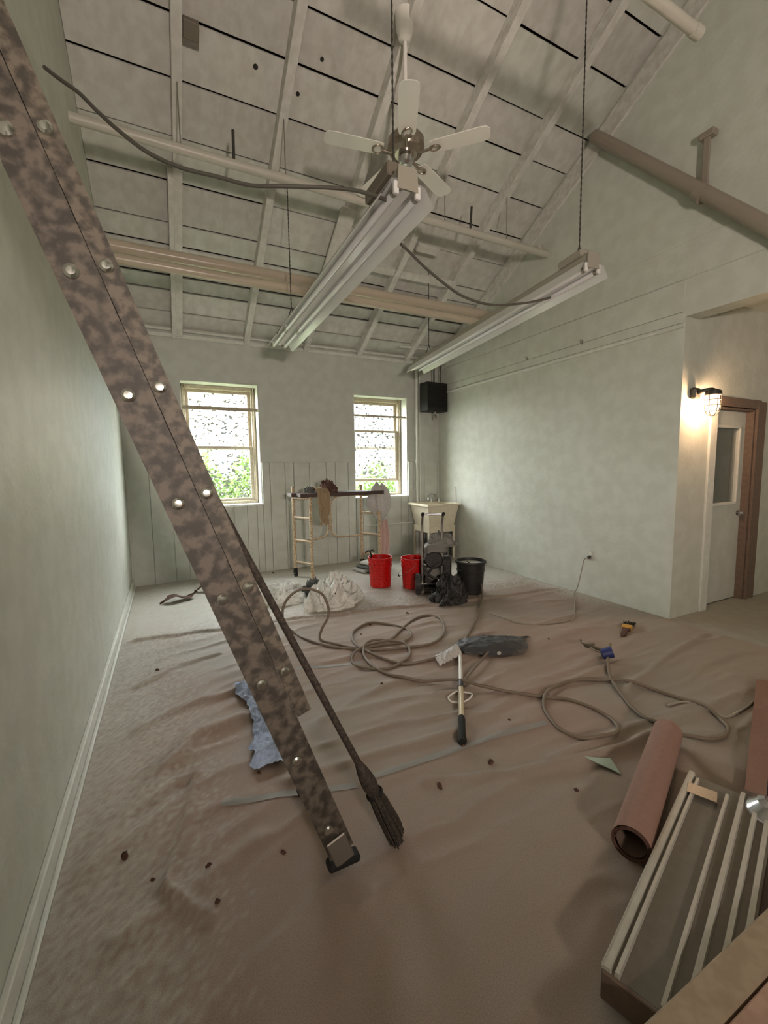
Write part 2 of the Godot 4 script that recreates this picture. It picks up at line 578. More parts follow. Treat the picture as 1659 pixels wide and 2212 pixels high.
const FOLDS := [[0.022, [[0.221, 3.054], [0.453, 2.830], [0.754, 2.766]], 0.035], [0.026, [[0.250, 3.623], [0.416, 3.502], [0.576, 3.440], [0.833, 3.435]], 0.040], [0.030, [[0.101, 4.507], [0.204, 4.355], [0.334, 4.164], [0.528, 3.841], [0.783, 3.778]], 0.050], [0.020, [[0.520, 4.194], [0.481, 4.392], [0.449, 4.556], [0.399, 4.682], [0.395, 4.747]], 0.020], [0.022, [[0.384, 4.733], [0.448, 4.829], [0.521, 4.917]], 0.020], [0.020, [[0.345, 4.263], [0.430, 4.181], [0.528, 4.170]], 0.020], [0.018, [[1.480, 4.715], [1.857, 4.861], [2.363, 4.978], [2.713, 4.994]], 0.030], [0.020, [[2.109, 4.883], [2.495, 4.879], [2.858, 4.904], [3.268, 4.932]], 0.030], [0.020, [[0.896, 4.425], [1.324, 4.431], [1.859, 4.497]], 0.035], [0.018, [[3.051, 4.632], [3.872, 4.451], [4.977, 4.269]], 0.030], [0.016, [[2.835, 4.381], [3.358, 4.351], [3.821, 4.376]], 0.030], [0.016, [[0.250, 4.862], [0.479, 4.782], [0.723, 4.675]], 0.040], [0.015, [[1.219, 4.010], [1.648, 4.011], [2.057, 4.135]], 0.030], [0.015, [[1.116, 4.239], [1.583, 4.254], [2.006, 4.346]], 0.030]]
const STRIPES := [[1.255, 4.580, 2.337, 4.643, 0.035, "faded blue tape strip across the middle of the drop sheet"], [0.610, 4.425, 1.176, 4.598, 0.035, "faded blue tape strip between ladder and broom"], [1.242, 3.313, 1.711, 3.429, 0.035, "faded blue tape strip under the hose loops"]]

var fold_noise := FastNoiseLite.new()
var grain_noise := FastNoiseLite.new()
var patch_noise := FastNoiseLite.new()

func seg_dist(p: Vector2, a: Vector2, b: Vector2) -> Vector2:
	var ab := b - a
	var t := clampf((p - a).dot(ab) / maxf(ab.length_squared(), 1e-9), 0.0, 1.0)
	return Vector2((p - (a + ab * t)).length(), t)

func sheet_height(x: float, z: float) -> float:
	# long low folds lying roughly along x, swinging towards the viewer by the left wall
	var e := 1.0 - minf(x, 1.4) / 1.4
	var u := x
	var v := z + 0.55 * (1.0 - e * e)
	var warp := patch_noise.get_noise_2d(x * 60.0, z * 60.0) * 0.10
	var n1 := fold_noise.get_noise_2d(u * 28.0, (v + warp) * 210.0)
	var n2 := fold_noise.get_noise_2d(u * 60.0 + 400.0, (v + warp * 0.5) * 420.0)
	var ridge1: float = pow(1.0 - absf(n1), 4.0)
	var ridge2: float = pow(1.0 - absf(n2), 5.0)
	var amt := 0.55 + 0.45 * patch_noise.get_noise_2d(x * 35.0 + 90.0, z * 35.0)
	var h := ridge1 * 0.03 * amt + ridge2 * 0.014 * amt + fold_noise.get_noise_2d(x * 150.0, z * 150.0) * 0.0025
	var p := Vector2(x, z)
	for f in FOLDS:
		var best := 9.0
		var pts: Array = f[1]
		for i in pts.size() - 1:
			var a := Vector2(pts[i][0], pts[i][1])
			var b := Vector2(pts[i + 1][0], pts[i + 1][1])
			best = minf(best, seg_dist(p, a, b).x)
		best += n1 * 0.008
		var w: float = f[2]
		if best < w * 3.0:
			h += f[0] * exp(-(best * best) / (w * w))
	return h

func edge_calm(x: float, z: float) -> float:
	return smoothstep(0.0, 0.12, x - 0.045) * smoothstep(0.0, 0.12, ROOM_W - 0.05 - x)

func sheet_color(p: Vector3) -> Color:
	var n := patch_noise.get_noise_2d(p.x * 22.0, p.z * 22.0)
	var g := grain_noise.get_noise_2d(p.x * 2000.0, p.z * 2000.0)
	var brown := Color(0.355, 0.298, 0.25)
	var red := Color(0.375, 0.285, 0.24)
	var c := brown.lerp(red, clampf(0.5 + n * 1.4, 0.0, 1.0))
	var grey := Color(0.325, 0.305, 0.265)
	c = c.lerp(grey, clampf(patch_noise.get_noise_2d(p.x * 13.0 + 50.0, p.z * 13.0) * 1.6, 0.0, 0.75))
	# pale paint overspray: flecks, densest by the walls and the back where the spraying was done
	var dens: float = maxf(smoothstep(1.2, 0.0, p.x) * 0.75, smoothstep(3.0, 1.7, p.z))
	dens = maxf(dens, smoothstep(0.75, 0.0, ROOM_W - p.x) * 0.75 * smoothstep(4.6, 3.0, p.z))
	var hit := g * 0.36 + n * 0.14 + dens * 0.95 - 0.42
	c = c.lerp(Color(0.60, 0.585, 0.52), clampf(hit * 1.8, 0.0, 0.85))
	return c

func make_floor() -> void:
	fold_noise.seed = 11
	fold_noise.frequency = 0.01
	fold_noise.fractal_octaves = 2
	grain_noise.seed = 12
	grain_noise.frequency = 0.02
	grain_noise.fractal_octaves = 3
	patch_noise.seed = 13
	patch_noise.frequency = 0.02
	patch_noise.fractal_octaves = 4
	setting_mesh("floor", box_mesh(Vector3(7.6, 0.1, REAR_Z + 0.6), 0.0), "concrete", "bare grey concrete floor")
	var fl: MeshInstance3D = get_node("floor")
	fl.position = Vector3(3.5, -0.05, REAR_Z / 2)
	var speck := noise_image(512, 512, 0.12, 61, 4, Color(0.9, 0.895, 0.89), Color(1, 1, 1), 0.25, 0.7)
	var sm := StandardMaterial3D.new()
	sm.vertex_color_use_as_albedo = true
	sm.roughness = 0.62
	sm.metallic_specular = 0.35
	tri(sm, speck, 3.1)
	materials["drop_sheet"] = sm
	# rear sheet first, the near sheet laps over it with a rolled edge
	var rear := sheet(230, 120, func(u: float, v: float) -> Vector3:
		var x := lerpf(0.042, ROOM_W - 0.03, u)
		var z := lerpf(0.03, seam_z(x) + 0.12, v)
		return Vector3(x, 0.006 + sheet_height(x, z) * 0.55 * edge_calm(x, z), z), sheet_color)
	single("rear_drop_sheet", rear, "drop_sheet", "paler dusty drop sheet covering the floor below the windows", "drop sheet")
	var near := sheet(270, 300, func(u: float, v: float) -> Vector3:
		var x := lerpf(0.042, ROOM_W - 0.03 , u)
		var z0 := seam_z(x)
		var z := lerpf(z0, 7.2, v)
		var lip := 0.022 * exp(-pow((z - z0 - 0.015) / 0.02, 2.0))
		return Vector3(x, 0.012 + (sheet_height(x, z) + lip) * edge_calm(x, z), z), sheet_color)
	single("near_drop_sheet", near, "drop_sheet", "wrinkled reddish-brown drop sheet spread over most of the floor", "drop sheet")
	for s in STRIPES:
		var a := Vector3(s[0], 0, s[1])
		var b := Vector3(s[2], 0, s[3])
		var side: Vector3 = (b - a).cross(Vector3.UP).normalized() * (s[4] * 0.5)
		var mesh := sheet(60, 3, func(u: float, v: float) -> Vector3:
			var p := a.lerp(b, u) + side * (v * 2.0 - 1.0)
			return Vector3(p.x, floor_top(p.x, p.z) + 0.0025, p.z))
		single("tape_strip", mesh, "blue_tape", s[5], "tape")

func seam_z(x: float) -> float:
	return 2.075 + 0.16 * (x / 1.344) + 0.10 * smoothstep(1.5, 3.1, x) + 0.012 * sin(x * 7.0) + 0.008 * sin(x * 17.0)

# top of the sheets at a place, for things that lie on them
func floor_top(x: float, z: float) -> float:
	if x > ROOM_W - 0.02 or x < 0.04:
		return 0.0
	if z >= seam_z(x):
		return 0.012 + sheet_height(x, z) * edge_calm(x, z)
	return 0.006 + sheet_height(x, z) * 0.55 * edge_calm(x, z)

# ---------------------------------------------------------------- ceiling

func make_ceiling() -> void:
	var c := setting("ceiling", "white painted plank roof on sloping rafters")
	var ang := atan(SLOPE)
	# outer deck that closes the roof, seen as the dark in the gaps
	var deck_len := (RIDGE_Z + WALL_T) / cos(ang)
	var rear_len := (REAR_Z + 0.2 - RIDGE_Z) / cos(ang)
	var mid := (RIDGE_Z - WALL_T) / 2
	part("roof_deck", box_mesh(Vector3(ROOM_W + 0.4, 0.06, deck_len + 0.05), 0.0), "gap_dark", c, Transform3D(Basis(Vector3.RIGHT, -ang), Vector3(ROOM_W / 2, roof_y(mid) + 0.085, mid)))
	var mid2 := (RIDGE_Z + REAR_Z + 0.2) / 2
	part("roof_deck", box_mesh(Vector3(ROOM_W + 0.4, 0.06, rear_len + 0.05), 0.0), "ceiling_board", c, Transform3D(Basis(Vector3.RIGHT, ang), Vector3(ROOM_W / 2, roof_y(RIDGE_Z) + SLOPE * (RIDGE_Z - mid2) + 0.085, mid2)))
	var edges := [-0.02, 0.21, 0.49, 0.665, 0.985, 1.2, 1.56, 1.89, 2.24, 2.58, 2.87, 3.28, 3.6, 3.93, 4.3, 4.62, 4.97, 5.3, 5.65, 6.0, 6.35, 6.65, 6.9]
	var kinds := ["ceiling_board", "ceiling_board_grey", "ceiling_board_green", "ceiling_board"]
	var raft := [0.72, 1.55, 2.38, 3.22, 4.06]
	for i in edges.size() - 1:
		var z0: float = edges[i]
		var z1: float = edges[i + 1]
		var cuts := [0.0, raft[(i * 2 + 1) % 5], ROOM_W]
		if i % 3 == 1:
			cuts = [0.0, raft[0], raft[3], ROOM_W]
		for k in cuts.size() - 1:
			var w: float = cuts[k + 1] - cuts[k]
			var gap := rng.randf_range(0.007, 0.028)
			var run: float = (z1 - z0) / cos(ang) - gap
			var zm := (z0 + z1) / 2
			part("plank", box_mesh(Vector3(w - 0.004, 0.022, run), 0.002), kinds[(i + k * 2) % 4], c, Transform3D(Basis(Vector3.RIGHT, -ang) * Basis(Vector3.UP, rng.randf_range(-0.002, 0.002)), Vector3(cuts[k] + w / 2, roof_y(zm) + 0.013 + rng.randf_range(-0.003, 0.004), zm)))
	for x in raft:
		var z1 := RIDGE_Z - 0.05
		var zm := (z1 + 0.02) / 2
		part("rafter", box_mesh(Vector3(0.075, 0.13, (z1 - 0.02) / cos(ang)), 0.004), "rafter", c, Transform3D(Basis(Vector3.RIGHT, -ang), Vector3(x, roof_y(zm) - 0.075, zm)))
	# doubled lower length of the first rafter, splice boards and blocking
	part("sister_rafter", box_mesh(Vector3(0.05, 0.15, 1.95), 0.004), "rafter", c, Transform3D(Basis(Vector3.RIGHT, -ang), Vector3(0.66, roof_y(0.86) - 0.09, 0.86)))
	part("splice_board", box_mesh(Vector3(0.17, 0.025, 0.85), 0.004), "rafter", c, Transform3D(Basis(Vector3.RIGHT, -ang), Vector3(2.35, roof_y(1.5) - 0.155, 1.5)))
	for b in [[2.80, 1.33, 0.72, 0.09], [3.64, 1.33, 0.76, 0.10], [2.80, 0.93, 0.76, 0.15], [3.64, 0.93, 0.76, 0.15], [3.45, 1.66, 0.30, 0.09]]:
		part("blocking", box_mesh(Vector3(b[2], 0.045, b[3]), 0.004), "rafter", c, Transform3D(Basis(Vector3.RIGHT, -ang), Vector3(b[0], roof_y(b[1]) - 0.135, b[1])))
	part("knot_hole", lathe([[0.0, 0.0], [0.02, 0.0], [0.022, 0.004]], 12), "gap_dark", c, Transform3D(Basis(Vector3.RIGHT, -ang), Vector3(1.30, roof_y(2.48) + 0.0, 2.48)))
	part("knot_hole", lathe([[0.0, 0.0], [0.018, 0.0], [0.02, 0.004]], 12), "gap_dark", c, Transform3D(Basis(Vector3.RIGHT, -ang), Vector3(1.66, roof_y(2.42) + 0.0, 2.42)))
	part("knot_hole", lathe([[0.0, 0.0], [0.016, 0.0], [0.018, 0.004]], 12), "gap_dark", c, Transform3D(Basis(Vector3.RIGHT, -ang), Vector3(1.80, roof_y(2.66) + 0.0, 2.66)))
	# junction box and hooks screwed to the rafters
	var jb := thing("junction_box", "small dark junction box on the first rafter from the left wall", "junction box", Vector3(0.82, roof_y(2.56) - 0.03, 2.56))
	part("box", box_mesh(Vector3(0.11, 0.06, 0.11), 0.006), "cable_grey", jb, at(Vector3.ZERO, -ang))
	part("cover", box_mesh(Vector3(0.115, 0.006, 0.115), 0.002), "dull_steel", jb, at(Vector3(0, -0.03, -0.016), -ang))

# ---------------------------------------------------------------- windows

func make_windows() -> void:
	for n in 2:
		var wn: Array = WIN[n]
		var x0: float = wn[0]
		var x1: float = wn[1]
		var y0: float = wn[2]
		var y1: float = wn[3]
		var w := setting("window_%d" % (n + 1), ["double-hung window with tan frame behind the ladder, flecked with overspray", "double-hung window above the scaffold with its lower sash raised"][n])
		var cx := (x0 + x1) / 2
		var wd := x1 - x0
		var zf := -0.27
		# white reveal lining
		part("sill", box_mesh(Vector3(wd + 0.02, 0.03, 0.30), 0.006), "trim_white", w, at(Vector3(cx, y0 + 0.002, -0.14)))
		part("head_lining", box_mesh(Vector3(wd, 0.012, 0.27), 0.003), "trim_white", w, at(Vector3(cx, y1 - 0.007, -0.14)))
		part("side_lining", box_mesh(Vector3(0.012, y1 - y0, 0.27), 0.003), "trim_white", w, at(Vector3(x0 + 0.007, (y0 + y1) / 2, -0.14)))
		part("side_lining", box_mesh(Vector3(0.012, y1 - y0, 0.27), 0.003), "trim_white", w, at(Vector3(x1 - 0.007, (y0 + y1) / 2, -0.14)))
		# outer frame
		var fw := 0.055
		for s in [[x0 + fw / 2 + 0.013, fw, y1 - y0 - 0.03, 0], [x1 - fw / 2 - 0.013, fw, y1 - y0 - 0.03, 0]]:
			part("frame_jamb", box_mesh(Vector3(s[1], s[2], 0.10), 0.006), "window_wood", w, at(Vector3(s[0], (y0 + y1) / 2 + 0.005, zf + 0.01)))
			part("stop_bead", box_mesh(Vector3(0.018, s[2], 0.02), 0.004), "window_wood", w, at(Vector3(s[0], (y0 + y1) / 2 + 0.005, zf + 0.068)))
		part("frame_head", box_mesh(Vector3(wd - 0.03, fw, 0.10), 0.006), "window_wood", w, at(Vector3(cx, y1 - fw / 2 - 0.014, zf + 0.01)))
		part("frame_sill", box_mesh(Vector3(wd - 0.03, fw * 0.8, 0.11), 0.006), "window_wood", w, at(Vector3(cx, y0 + 0.038, zf + 0.01)))
		var ix0 := x0 + fw + 0.013
		var ix1 := x1 - fw - 0.013
		var meet := 1.81 if n == 0 else 1.83
		var low := y0 + 0.05 if n == 0 else 1.27
		var low_top := meet + 0.02 if n == 0 else 2.115
		var film := "film_one" if n == 0 else "film_two"
		# two sashes: the upper one further out, the lower one further in
		for sp in [["upper_sash", meet - 0.03, y1 - fw - 0.014, zf - 0.025], ["lower_sash", low, low_top, zf + 0.022]]:
			var sw := 0.045
			var a: float = sp[1]
			var b: float = sp[2]
			var z: float = sp[3]
			var frame := merge([
				[box_mesh(Vector3(sw, b - a, 0.035), 0.004), at(Vector3(ix0 + sw / 2, (a + b) / 2, z))],
				[box_mesh(Vector3(sw, b - a, 0.035), 0.004), at(Vector3(ix1 - sw / 2, (a + b) / 2, z))],
				[box_mesh(Vector3(ix1 - ix0 - 2 * sw, 0.045, 0.035), 0.004), at(Vector3(cx, a + 0.0225, z))],
				[box_mesh(Vector3(ix1 - ix0 - 2 * sw, 0.038, 0.035), 0.004), at(Vector3(cx, b - 0.019, z))]])
			var sash := part(sp[0], frame, "window_wood", w)
			var q := QuadMesh.new()
			q.size = Vector2(ix1 - ix0 - 2 * sw + 0.01, b - a - 0.075)
			part("pane", q, film, sash, at(Vector3(cx, (a + b) / 2, z)))
	var r1 := thing("curtain_rod", "flat grey rod across the window behind the ladder", "curtain rod", Vector3(1.186, 2.325, -0.05))
	part("rod", box_mesh(Vector3(1.0, 0.05, 0.018), 0.005), "window_wood", r1)
	part("bracket", box_mesh(Vector3(0.02, 0.05, 0.05), 0.004), "dull_steel", r1, at(Vector3(0.482, 0, -0.02)))
	part("bracket", box_mesh(Vector3(0.02, 0.05, 0.05), 0.004), "dull_steel", r1, at(Vector3(-0.482, 0, -0.02)))
	var r2 := thing("curtain_rod", "thin grey rod across the window above the scaffold", "curtain rod", Vector3(3.61, 2.32, -0.05))
	part("rod", rod(Vector3(-0.47, 0, 0), Vector3(0.45, 0, 0), 0.018, 12), "window_wood", r2)
	part("end_cap", rod(Vector3(0.45, 0, 0), Vector3(0.462, 0, 0), 0.023, 12), "dull_steel", r2)
	part("end_cap", rod(Vector3(-0.47, 0, 0), Vector3(-0.478, 0, 0), 0.023, 12), "dull_steel", r2)

# ---------------------------------------------------------------- alcove, door and cage lamp

func make_alcove() -> void:
	var a := setting("wall_alcove", "pale wall of the alcove with the door and the cage lamp")
	var z := ALCOVE_Z
	# facing wall with a door opening 5.33..6.03 wide, 2.02 high
	part("plaster", extrude([Vector2(ROOM_W + 0.2, -0.1), Vector2(5.30, -0.1), Vector2(5.30, 2.04), Vector2(6.06, 2.04), Vector2(6.06, -0.1), Vector2(7.2, -0.1), Vector2(7.2, 3.2), Vector2(ROOM_W + 0.2, 3.2)], z - 0.15, z), "wall", a)
	part("side_plaster", box_mesh(Vector3(0.2, 3.3, 3.0), 0.0), "wall", a, at(Vector3(7.1, 1.55, z + 1.4)))
	part("return_plaster", box_mesh(Vector3(2.6, 3.3, 0.2), 0.0), "wall", a, at(Vector3(6.05, 1.55, 6.8)))
	part("alcove_ceiling", box_mesh(Vector3(2.5, 0.1, 3.0), 0.0), "wall", a, at(Vector3(6.05, 3.08, z + 1.4)))
	var d := setting("door_1", "half-glazed grey door in a brown frame under the cage lamp")
	var dz := z - 0.09
	var leaf := part("leaf", merge([
		[box_mesh(Vector3(0.70, 1.065, 0.04), 0.003), at(Vector3(5.68, 0.5425, dz))],
		[box_mesh(Vector3(0.70, 0.175, 0.04), 0.003), at(Vector3(5.68, 1.9325, dz))],
		[box_mesh(Vector3(0.09, 0.77, 0.04), 0.003), at(Vector3(5.375, 1.46, dz))],
		[box_mesh(Vector3(0.13, 0.77, 0.04), 0.003), at(Vector3(5.965, 1.46, dz))]]), "wall_back", d)
	var pane := QuadMesh.new()
	pane.size = Vector2(0.5, 0.79)
	part("glass", pane, "door_glass", leaf, at(Vector3(5.66, 1.46, dz)))
	for s in [[5.66, 1.86, 0.54, 0.03], [5.66, 1.06, 0.54, 0.03]]:
		part("glazing_bead", box_mesh(Vector3(s[2], s[3], 0.02), 0.005), "trim_white", leaf, at(Vector3(s[0], s[1], dz + 0.025)))
	for x in [5.405, 5.915]:
		part("glazing_bead", box_mesh(Vector3(0.03, 0.83, 0.02), 0.005), "trim_white", leaf, at(Vector3(x, 1.46, dz + 0.025)))
	part("knob", lathe([[0.0, 0.06], [0.018, 0.058], [0.028, 0.045], [0.026, 0.03], [0.012, 0.02], [0.011, 0.006], [0.028, 0.004], [0.028, 0.0]], 20), "chrome", leaf, at(Vector3(5.975, 0.95, dz + 0.02), PI / 2))
	part("jamb", box_mesh(Vector3(0.03, 2.04, 0.15), 0.003), "brown_wood", d, at(Vector3(5.315, 1.02, z - 0.075)))
	part("jamb", box_mesh(Vector3(0.03, 2.04, 0.15), 0.003), "brown_wood", d, at(Vector3(6.045, 1.02, z - 0.075)))
	part("head", box_mesh(Vector3(0.76, 0.03, 0.15), 0.003), "brown_wood", d, at(Vector3(5.68, 2.035, z - 0.075)))
	part("casing", box_mesh(Vector3(0.12, 2.1, 0.022), 0.004), "trim_white", d, at(Vector3(5.245, 1.05, z + 0.011)))
	part("casing", box_mesh(Vector3(0.17, 2.12, 0.026), 0.004), "brown_wood", d, at(Vector3(6.14, 1.06, z + 0.013)))
	part("casing", box_mesh(Vector3(0.86, 0.09, 0.024), 0.004), "brown_wood", d, at(Vector3(5.69, 2.09, z + 0.012)))
	# closed box added behind the door glass to keep sky light out
	part("sky_shield", merge([
		[box_mesh(Vector3(1.6, 2.5, 0.05), 0.0), at(Vector3(5.68, 1.15, z - 1.2))],
		[box_mesh(Vector3(0.05, 2.5, 1.1), 0.0), at(Vector3(4.98, 1.15, z - 0.67))],
		[box_mesh(Vector3(0.05, 2.5, 1.1), 0.0), at(Vector3(6.4, 1.15, z - 0.67))],
		[box_mesh(Vector3(1.6, 0.05, 1.1), 0.0), at(Vector3(5.68, 2.4, z - 0.67))]]), "wall_back", d)

	# cage lamp
	var lp := thing("cage_wall_lamp", "lit glass jar wall lamp in a wire cage beside the door", "lamp", Vector3(4.955, 2.03, 4.09))
	part("wall_box", box_mesh(Vector3(0.10, 0.10, 0.05), 0.012), "chain", lp, at(Vector3(-0.07, 0.10, -0.115)))
	part("arm", tube(smooth_path([Vector3(-0.07, 0.10, -0.09), Vector3(-0.06, 0.115, -0.05), Vector3(-0.02, 0.12, -0.01), Vector3(0, 0.115, 0)], 5), 0.02, 12), "chain", lp)
	part("cap", lathe([[0.0, 0.125], [0.03, 0.125], [0.062, 0.108], [0.066, 0.075], [0.060, 0.07], [0.0, 0.07]], 24), "chain", lp)
	var jar := StandardMaterial3D.new()
	jar.albedo_color = Color(1, 0.95, 0.88)
	jar.emission_enabled = true
	jar.emission = Color(1.0, 0.86, 0.72)
	jar.emission_energy_multiplier = 0.6
	materials["jar_glow"] = jar
	part("glass_jar", lathe([[0.046, 0.075], [0.05, 0.03], [0.05, -0.04], [0.04, -0.075], [0.022, -0.094], [0.0, -0.1]], 24), "jar_glow", lp)
	var cage := []
	for k in 6:
		var an := TAU * k / 6
		var pts := []
		for q in [[0.062, 0.075], [0.06, 0.0], [0.058, -0.05], [0.045, -0.09], [0.022, -0.11], [0.0, -0.113]]:
			pts.append(Vector3(q[0] * cos(an), q[1], q[0] * sin(an)))
		cage.append([tube(smooth_path(pts, 3), 0.0028, 6), Transform3D.IDENTITY])
	for q in [[0.061, 0.03], [0.06, -0.02], [0.052, -0.073]]:
		var ring := []
		for k in 21:
			ring.append(Vector3(q[0] * cos(TAU * k / 20), q[1], q[0] * sin(TAU * k / 20)))
		cage.append([tube(ring, 0.0028, 6), Transform3D.IDENTITY])
	part("cage", merge(cage), "chain", lp)
	var glow := OmniLight3D.new()
	glow.name = "lamp_glow"
	glow.light_color = Color(1.0, 0.80, 0.62)
	glow.light_energy = 0.16
	glow.omni_range = 12.0
	glow.omni_attenuation = 2.0
	glow.light_size = 0.045
	glow.shadow_enabled = true
	glow.position = Vector3(0, 0.0, 0)
	lp.add_child(glow)

# ---------------------------------------------------------------- outside the windows

func make_outside() -> void:
	var gm := mat("lawn", Color(0.30, 0.36, 0.20), 0.9)
	tri(gm, noise_image(256, 256, 0.05, 91, 4, Color(0.7, 0.7, 0.65), Color(1, 1, 1)), 0.6)
	setting_mesh("ground_outside", box_mesh(Vector3(60, 0.2, 40), 0.0), "lawn", "grass outside the windows")
	(get_node("ground_outside") as Node3D).position = Vector3(8, -0.5, -20.5)
	# hedge of many small leaves
	mat("leaf_green", Color(1, 1, 1), 0.6)
	materials["leaf_green"].vertex_color_use_as_albedo = true
	materials["leaf_green"].backlight_enabled = true
	materials["leaf_green"].backlight = Color(0.25, 0.32, 0.1)
	var quad := ArrayMesh.new()
	var st := SurfaceTool.new()
	st.begin(Mesh.PRIMITIVE_TRIANGLES)
	st.set_smooth_group(-1)
	for p in [[Vector3(0, 0, 0), Vector3(0.035, 0.01, 0.05), Vector3(0, 0, 0.11)], [Vector3(0, 0, 0), Vector3(0, 0, 0.11), Vector3(-0.035, 0.01, 0.05)]]:
		for v in p:
			st.add_vertex(v)
	st.generate_normals()
	quad = st.commit()
	var specs := [["leafy_hedge", "green hedge seen low through the window above the scaffold", Vector3(6.2, -0.4, -3.6), Vector3(3.6, 2.1, 0.9), 9000, 201],
		["leafy_hedge", "green hedge seen low through the window behind the ladder", Vector3(1.9, -0.4, -4.2), Vector3(2.4, 2.3, 0.9), 9000, 202]]
	for sp in specs:
		var h := thing(sp[0], sp[1], "hedge", sp[2])
		var mm := MultiMesh.new()
		mm.transform_format = MultiMesh.TRANSFORM_3D
		mm.use_colors = true
		mm.mesh = quad
		mm.instance_count = sp[4]
		var r := RandomNumberGenerator.new()
		r.seed = sp[5]
		var half: Vector3 = sp[3]
		for i in sp[4]:
			var p := Vector3(r.randf_range(-1, 1), r.randf_range(0, 1), r.randf_range(-1, 1))
			p = Vector3(p.x * half.x * 0.5, p.y * half.y * (0.86 + 0.14 * sin(p.x * 9.0)), p.z * half.z * 0.5)
			var b := Basis.from_euler(Vector3(r.randf_range(-1.2, 1.2), r.randf_range(0, TAU), r.randf_range(-0.8, 0.8))).scaled(Vector3.ONE * r.randf_range(0.7, 1.3))
			mm.set_instance_transform(i, Transform3D(b, p))
			var t := r.randf()
			mm.set_instance_color(i, Color(0.05, 0.10, 0.025).lerp(Color(0.17, 0.27, 0.06), t))
		var mi := MultiMeshInstance3D.new()
		mi.name = "leaves"
		mi.multimesh = mm
		mi.material_override = materials["leaf_green"]
		mi.set_meta("kind", "stuff")
		h.add_child(mi)
		var stems := []
		for k in 12:
			var bx := r.randf_range(-0.45, 0.45) * half.x
			stems.append([tube([Vector3(bx, 0, 0), Vector3(bx + 0.08, half.y * 0.45, r.randf_range(-0.1, 0.1)), Vector3(bx + r.randf_range(-0.2, 0.2), half.y * 0.8, r.randf_range(-0.2, 0.2))], [0.025, 0.018, 0.006], 6), Transform3D.IDENTITY])
		part("branches", merge(stems), "brown_wood", h)
	# house across the yard; second one added to dim the sky behind the right window
	mat("house_wall", Color(0.86, 0.82, 0.76), 0.8)
	mat("house_glass", Color(0.42, 0.46, 0.50), 0.2)
	mat("house_roof", Color(0.50, 0.47, 0.45), 0.8)
	mat("house_wall_blue", Color(0.80, 0.83, 0.86), 0.8)
	for spec in [[Vector3(2.2, -0.4, -16.0), "house_wall", "pale neighbouring house seen through the window behind the ladder"], [Vector3(12.3, -0.4, -16.0), "house_wall_blue", "pale bluish house added to dim the sky behind the window above the scaffold"]]:
		var hs := thing("house", spec[2], "house", spec[0], 0.0, "neighbouring houses")
		part("wall", box_mesh(Vector3(9.0, 6.2, 5.0), 0.02), spec[1], hs, at(Vector3(0, 3.1, -2.5)))
		part("roof", extrude([Vector2(-4.9, 6.2), Vector2(4.9, 6.2), Vector2(0, 8.2)], -5.3, 0.3), "house_roof", hs)
		for wx in [-3.0, -1.0, 1.0, 3.0]:
			for wy in [1.6, 4.3]:
				var wf := part("window", box_mesh(Vector3(0.9, 1.5, 0.08), 0.01), "trim_white", hs, at(Vector3(wx, wy, 0.03)))
				part("pane", box_mesh(Vector3(0.76, 0.66, 0.02), 0.0), "house_glass", wf, at(Vector3(0, 0.36, 0.04)))
				part("pane", box_mesh(Vector3(0.76, 0.66, 0.02), 0.0), "house_glass", wf, at(Vector3(0, -0.36, 0.04)))

# ---------------------------------------------------------------- fittings on the walls

func make_wall_fittings() -> void:
	# outlet with a plug and a pale cord
	var o := thing("wall_outlet", "wall outlet with a plug, low on the right wall", "outlet", Vector3(ROOM_W, 0.467, 3.07))
	part("plate", box_mesh(Vector3(0.008, 0.115, 0.07), 0.003), "outlet", o, at(Vector3(-0.004, 0, 0)))
	part("socket", box_mesh(Vector3(0.006, 0.035, 0.032), 0.002), "trim_white", o, at(Vector3(-0.009, 0.025, 0)))
	part("plug", box_mesh(Vector3(0.04, 0.035, 0.03), 0.007), "chain", o, at(Vector3(-0.028, -0.018, 0)))
	# wall-hung black heater by the sink
	var h := thing("wall_heater", "black louvred heater box hanging in the corner above the sink", "heater", Vector3(4.49, 2.40, 0.20), 0.12)
	part("case", box_mesh(Vector3(0.43, 0.46, 0.20), 0.008), "heater_black", h, at(Vector3(0, 0.23, 0)))
	for k in 9:
		part("louvre", box_mesh(Vector3(0.37, 0.026, 0.014), 0.004), "heater_black", h, at(Vector3(0, 0.05 + k * 0.045, 0.108), 0.5))
	part("hanger", rod(Vector3(0, 0.46, 0), Vector3(0, 0.80, 0), 0.012, 8), "chain", h)
	part("hanger", rod(Vector3(0.14, 0.46, 0), Vector3(0.14, 0.88, 0), 0.007, 8), "chain", h)
	part("wall_bracket", box_mesh(Vector3(0.2, 0.04, 0.16), 0.004), "heater_black", h, at(Vector3(0, 0.23, -0.15)))
	part("valve", lathe([[0.0, -0.12], [0.02, -0.115], [0.032, -0.09], [0.026, -0.06], [0.014, -0.045], [0.014, 0.0]], 16), "dull_steel", h, at(Vector3(0.02, 0, 0)))
	# small clips along the rail boards
	for q in [[2.86, 2.06, "small bent bracket on the board above the picture rail, nearest the windows"], [2.85, 2.88, "small bent bracket on the board above the picture rail, halfway along the wall"]]:
		var c := thing("wall_clip", q[2], "bracket", Vector3(ROOM_W - 0.014, q[0], q[1]), 0.0, "clips above the picture rail")
		part("foot", box_mesh(Vector3(0.006, 0.045, 0.02), 0.002), "dull_steel", c, at(Vector3(-0.003, 0, 0)))
		part("hook", tube(smooth_path([Vector3(-0.004, -0.01, 0), Vector3(-0.03, -0.012, 0), Vector3(-0.036, 0.008, 0), Vector3(-0.03, 0.03, 0)], 4), 0.004, 8), "dull_steel", c)

# ---------------------------------------------------------------- pipes

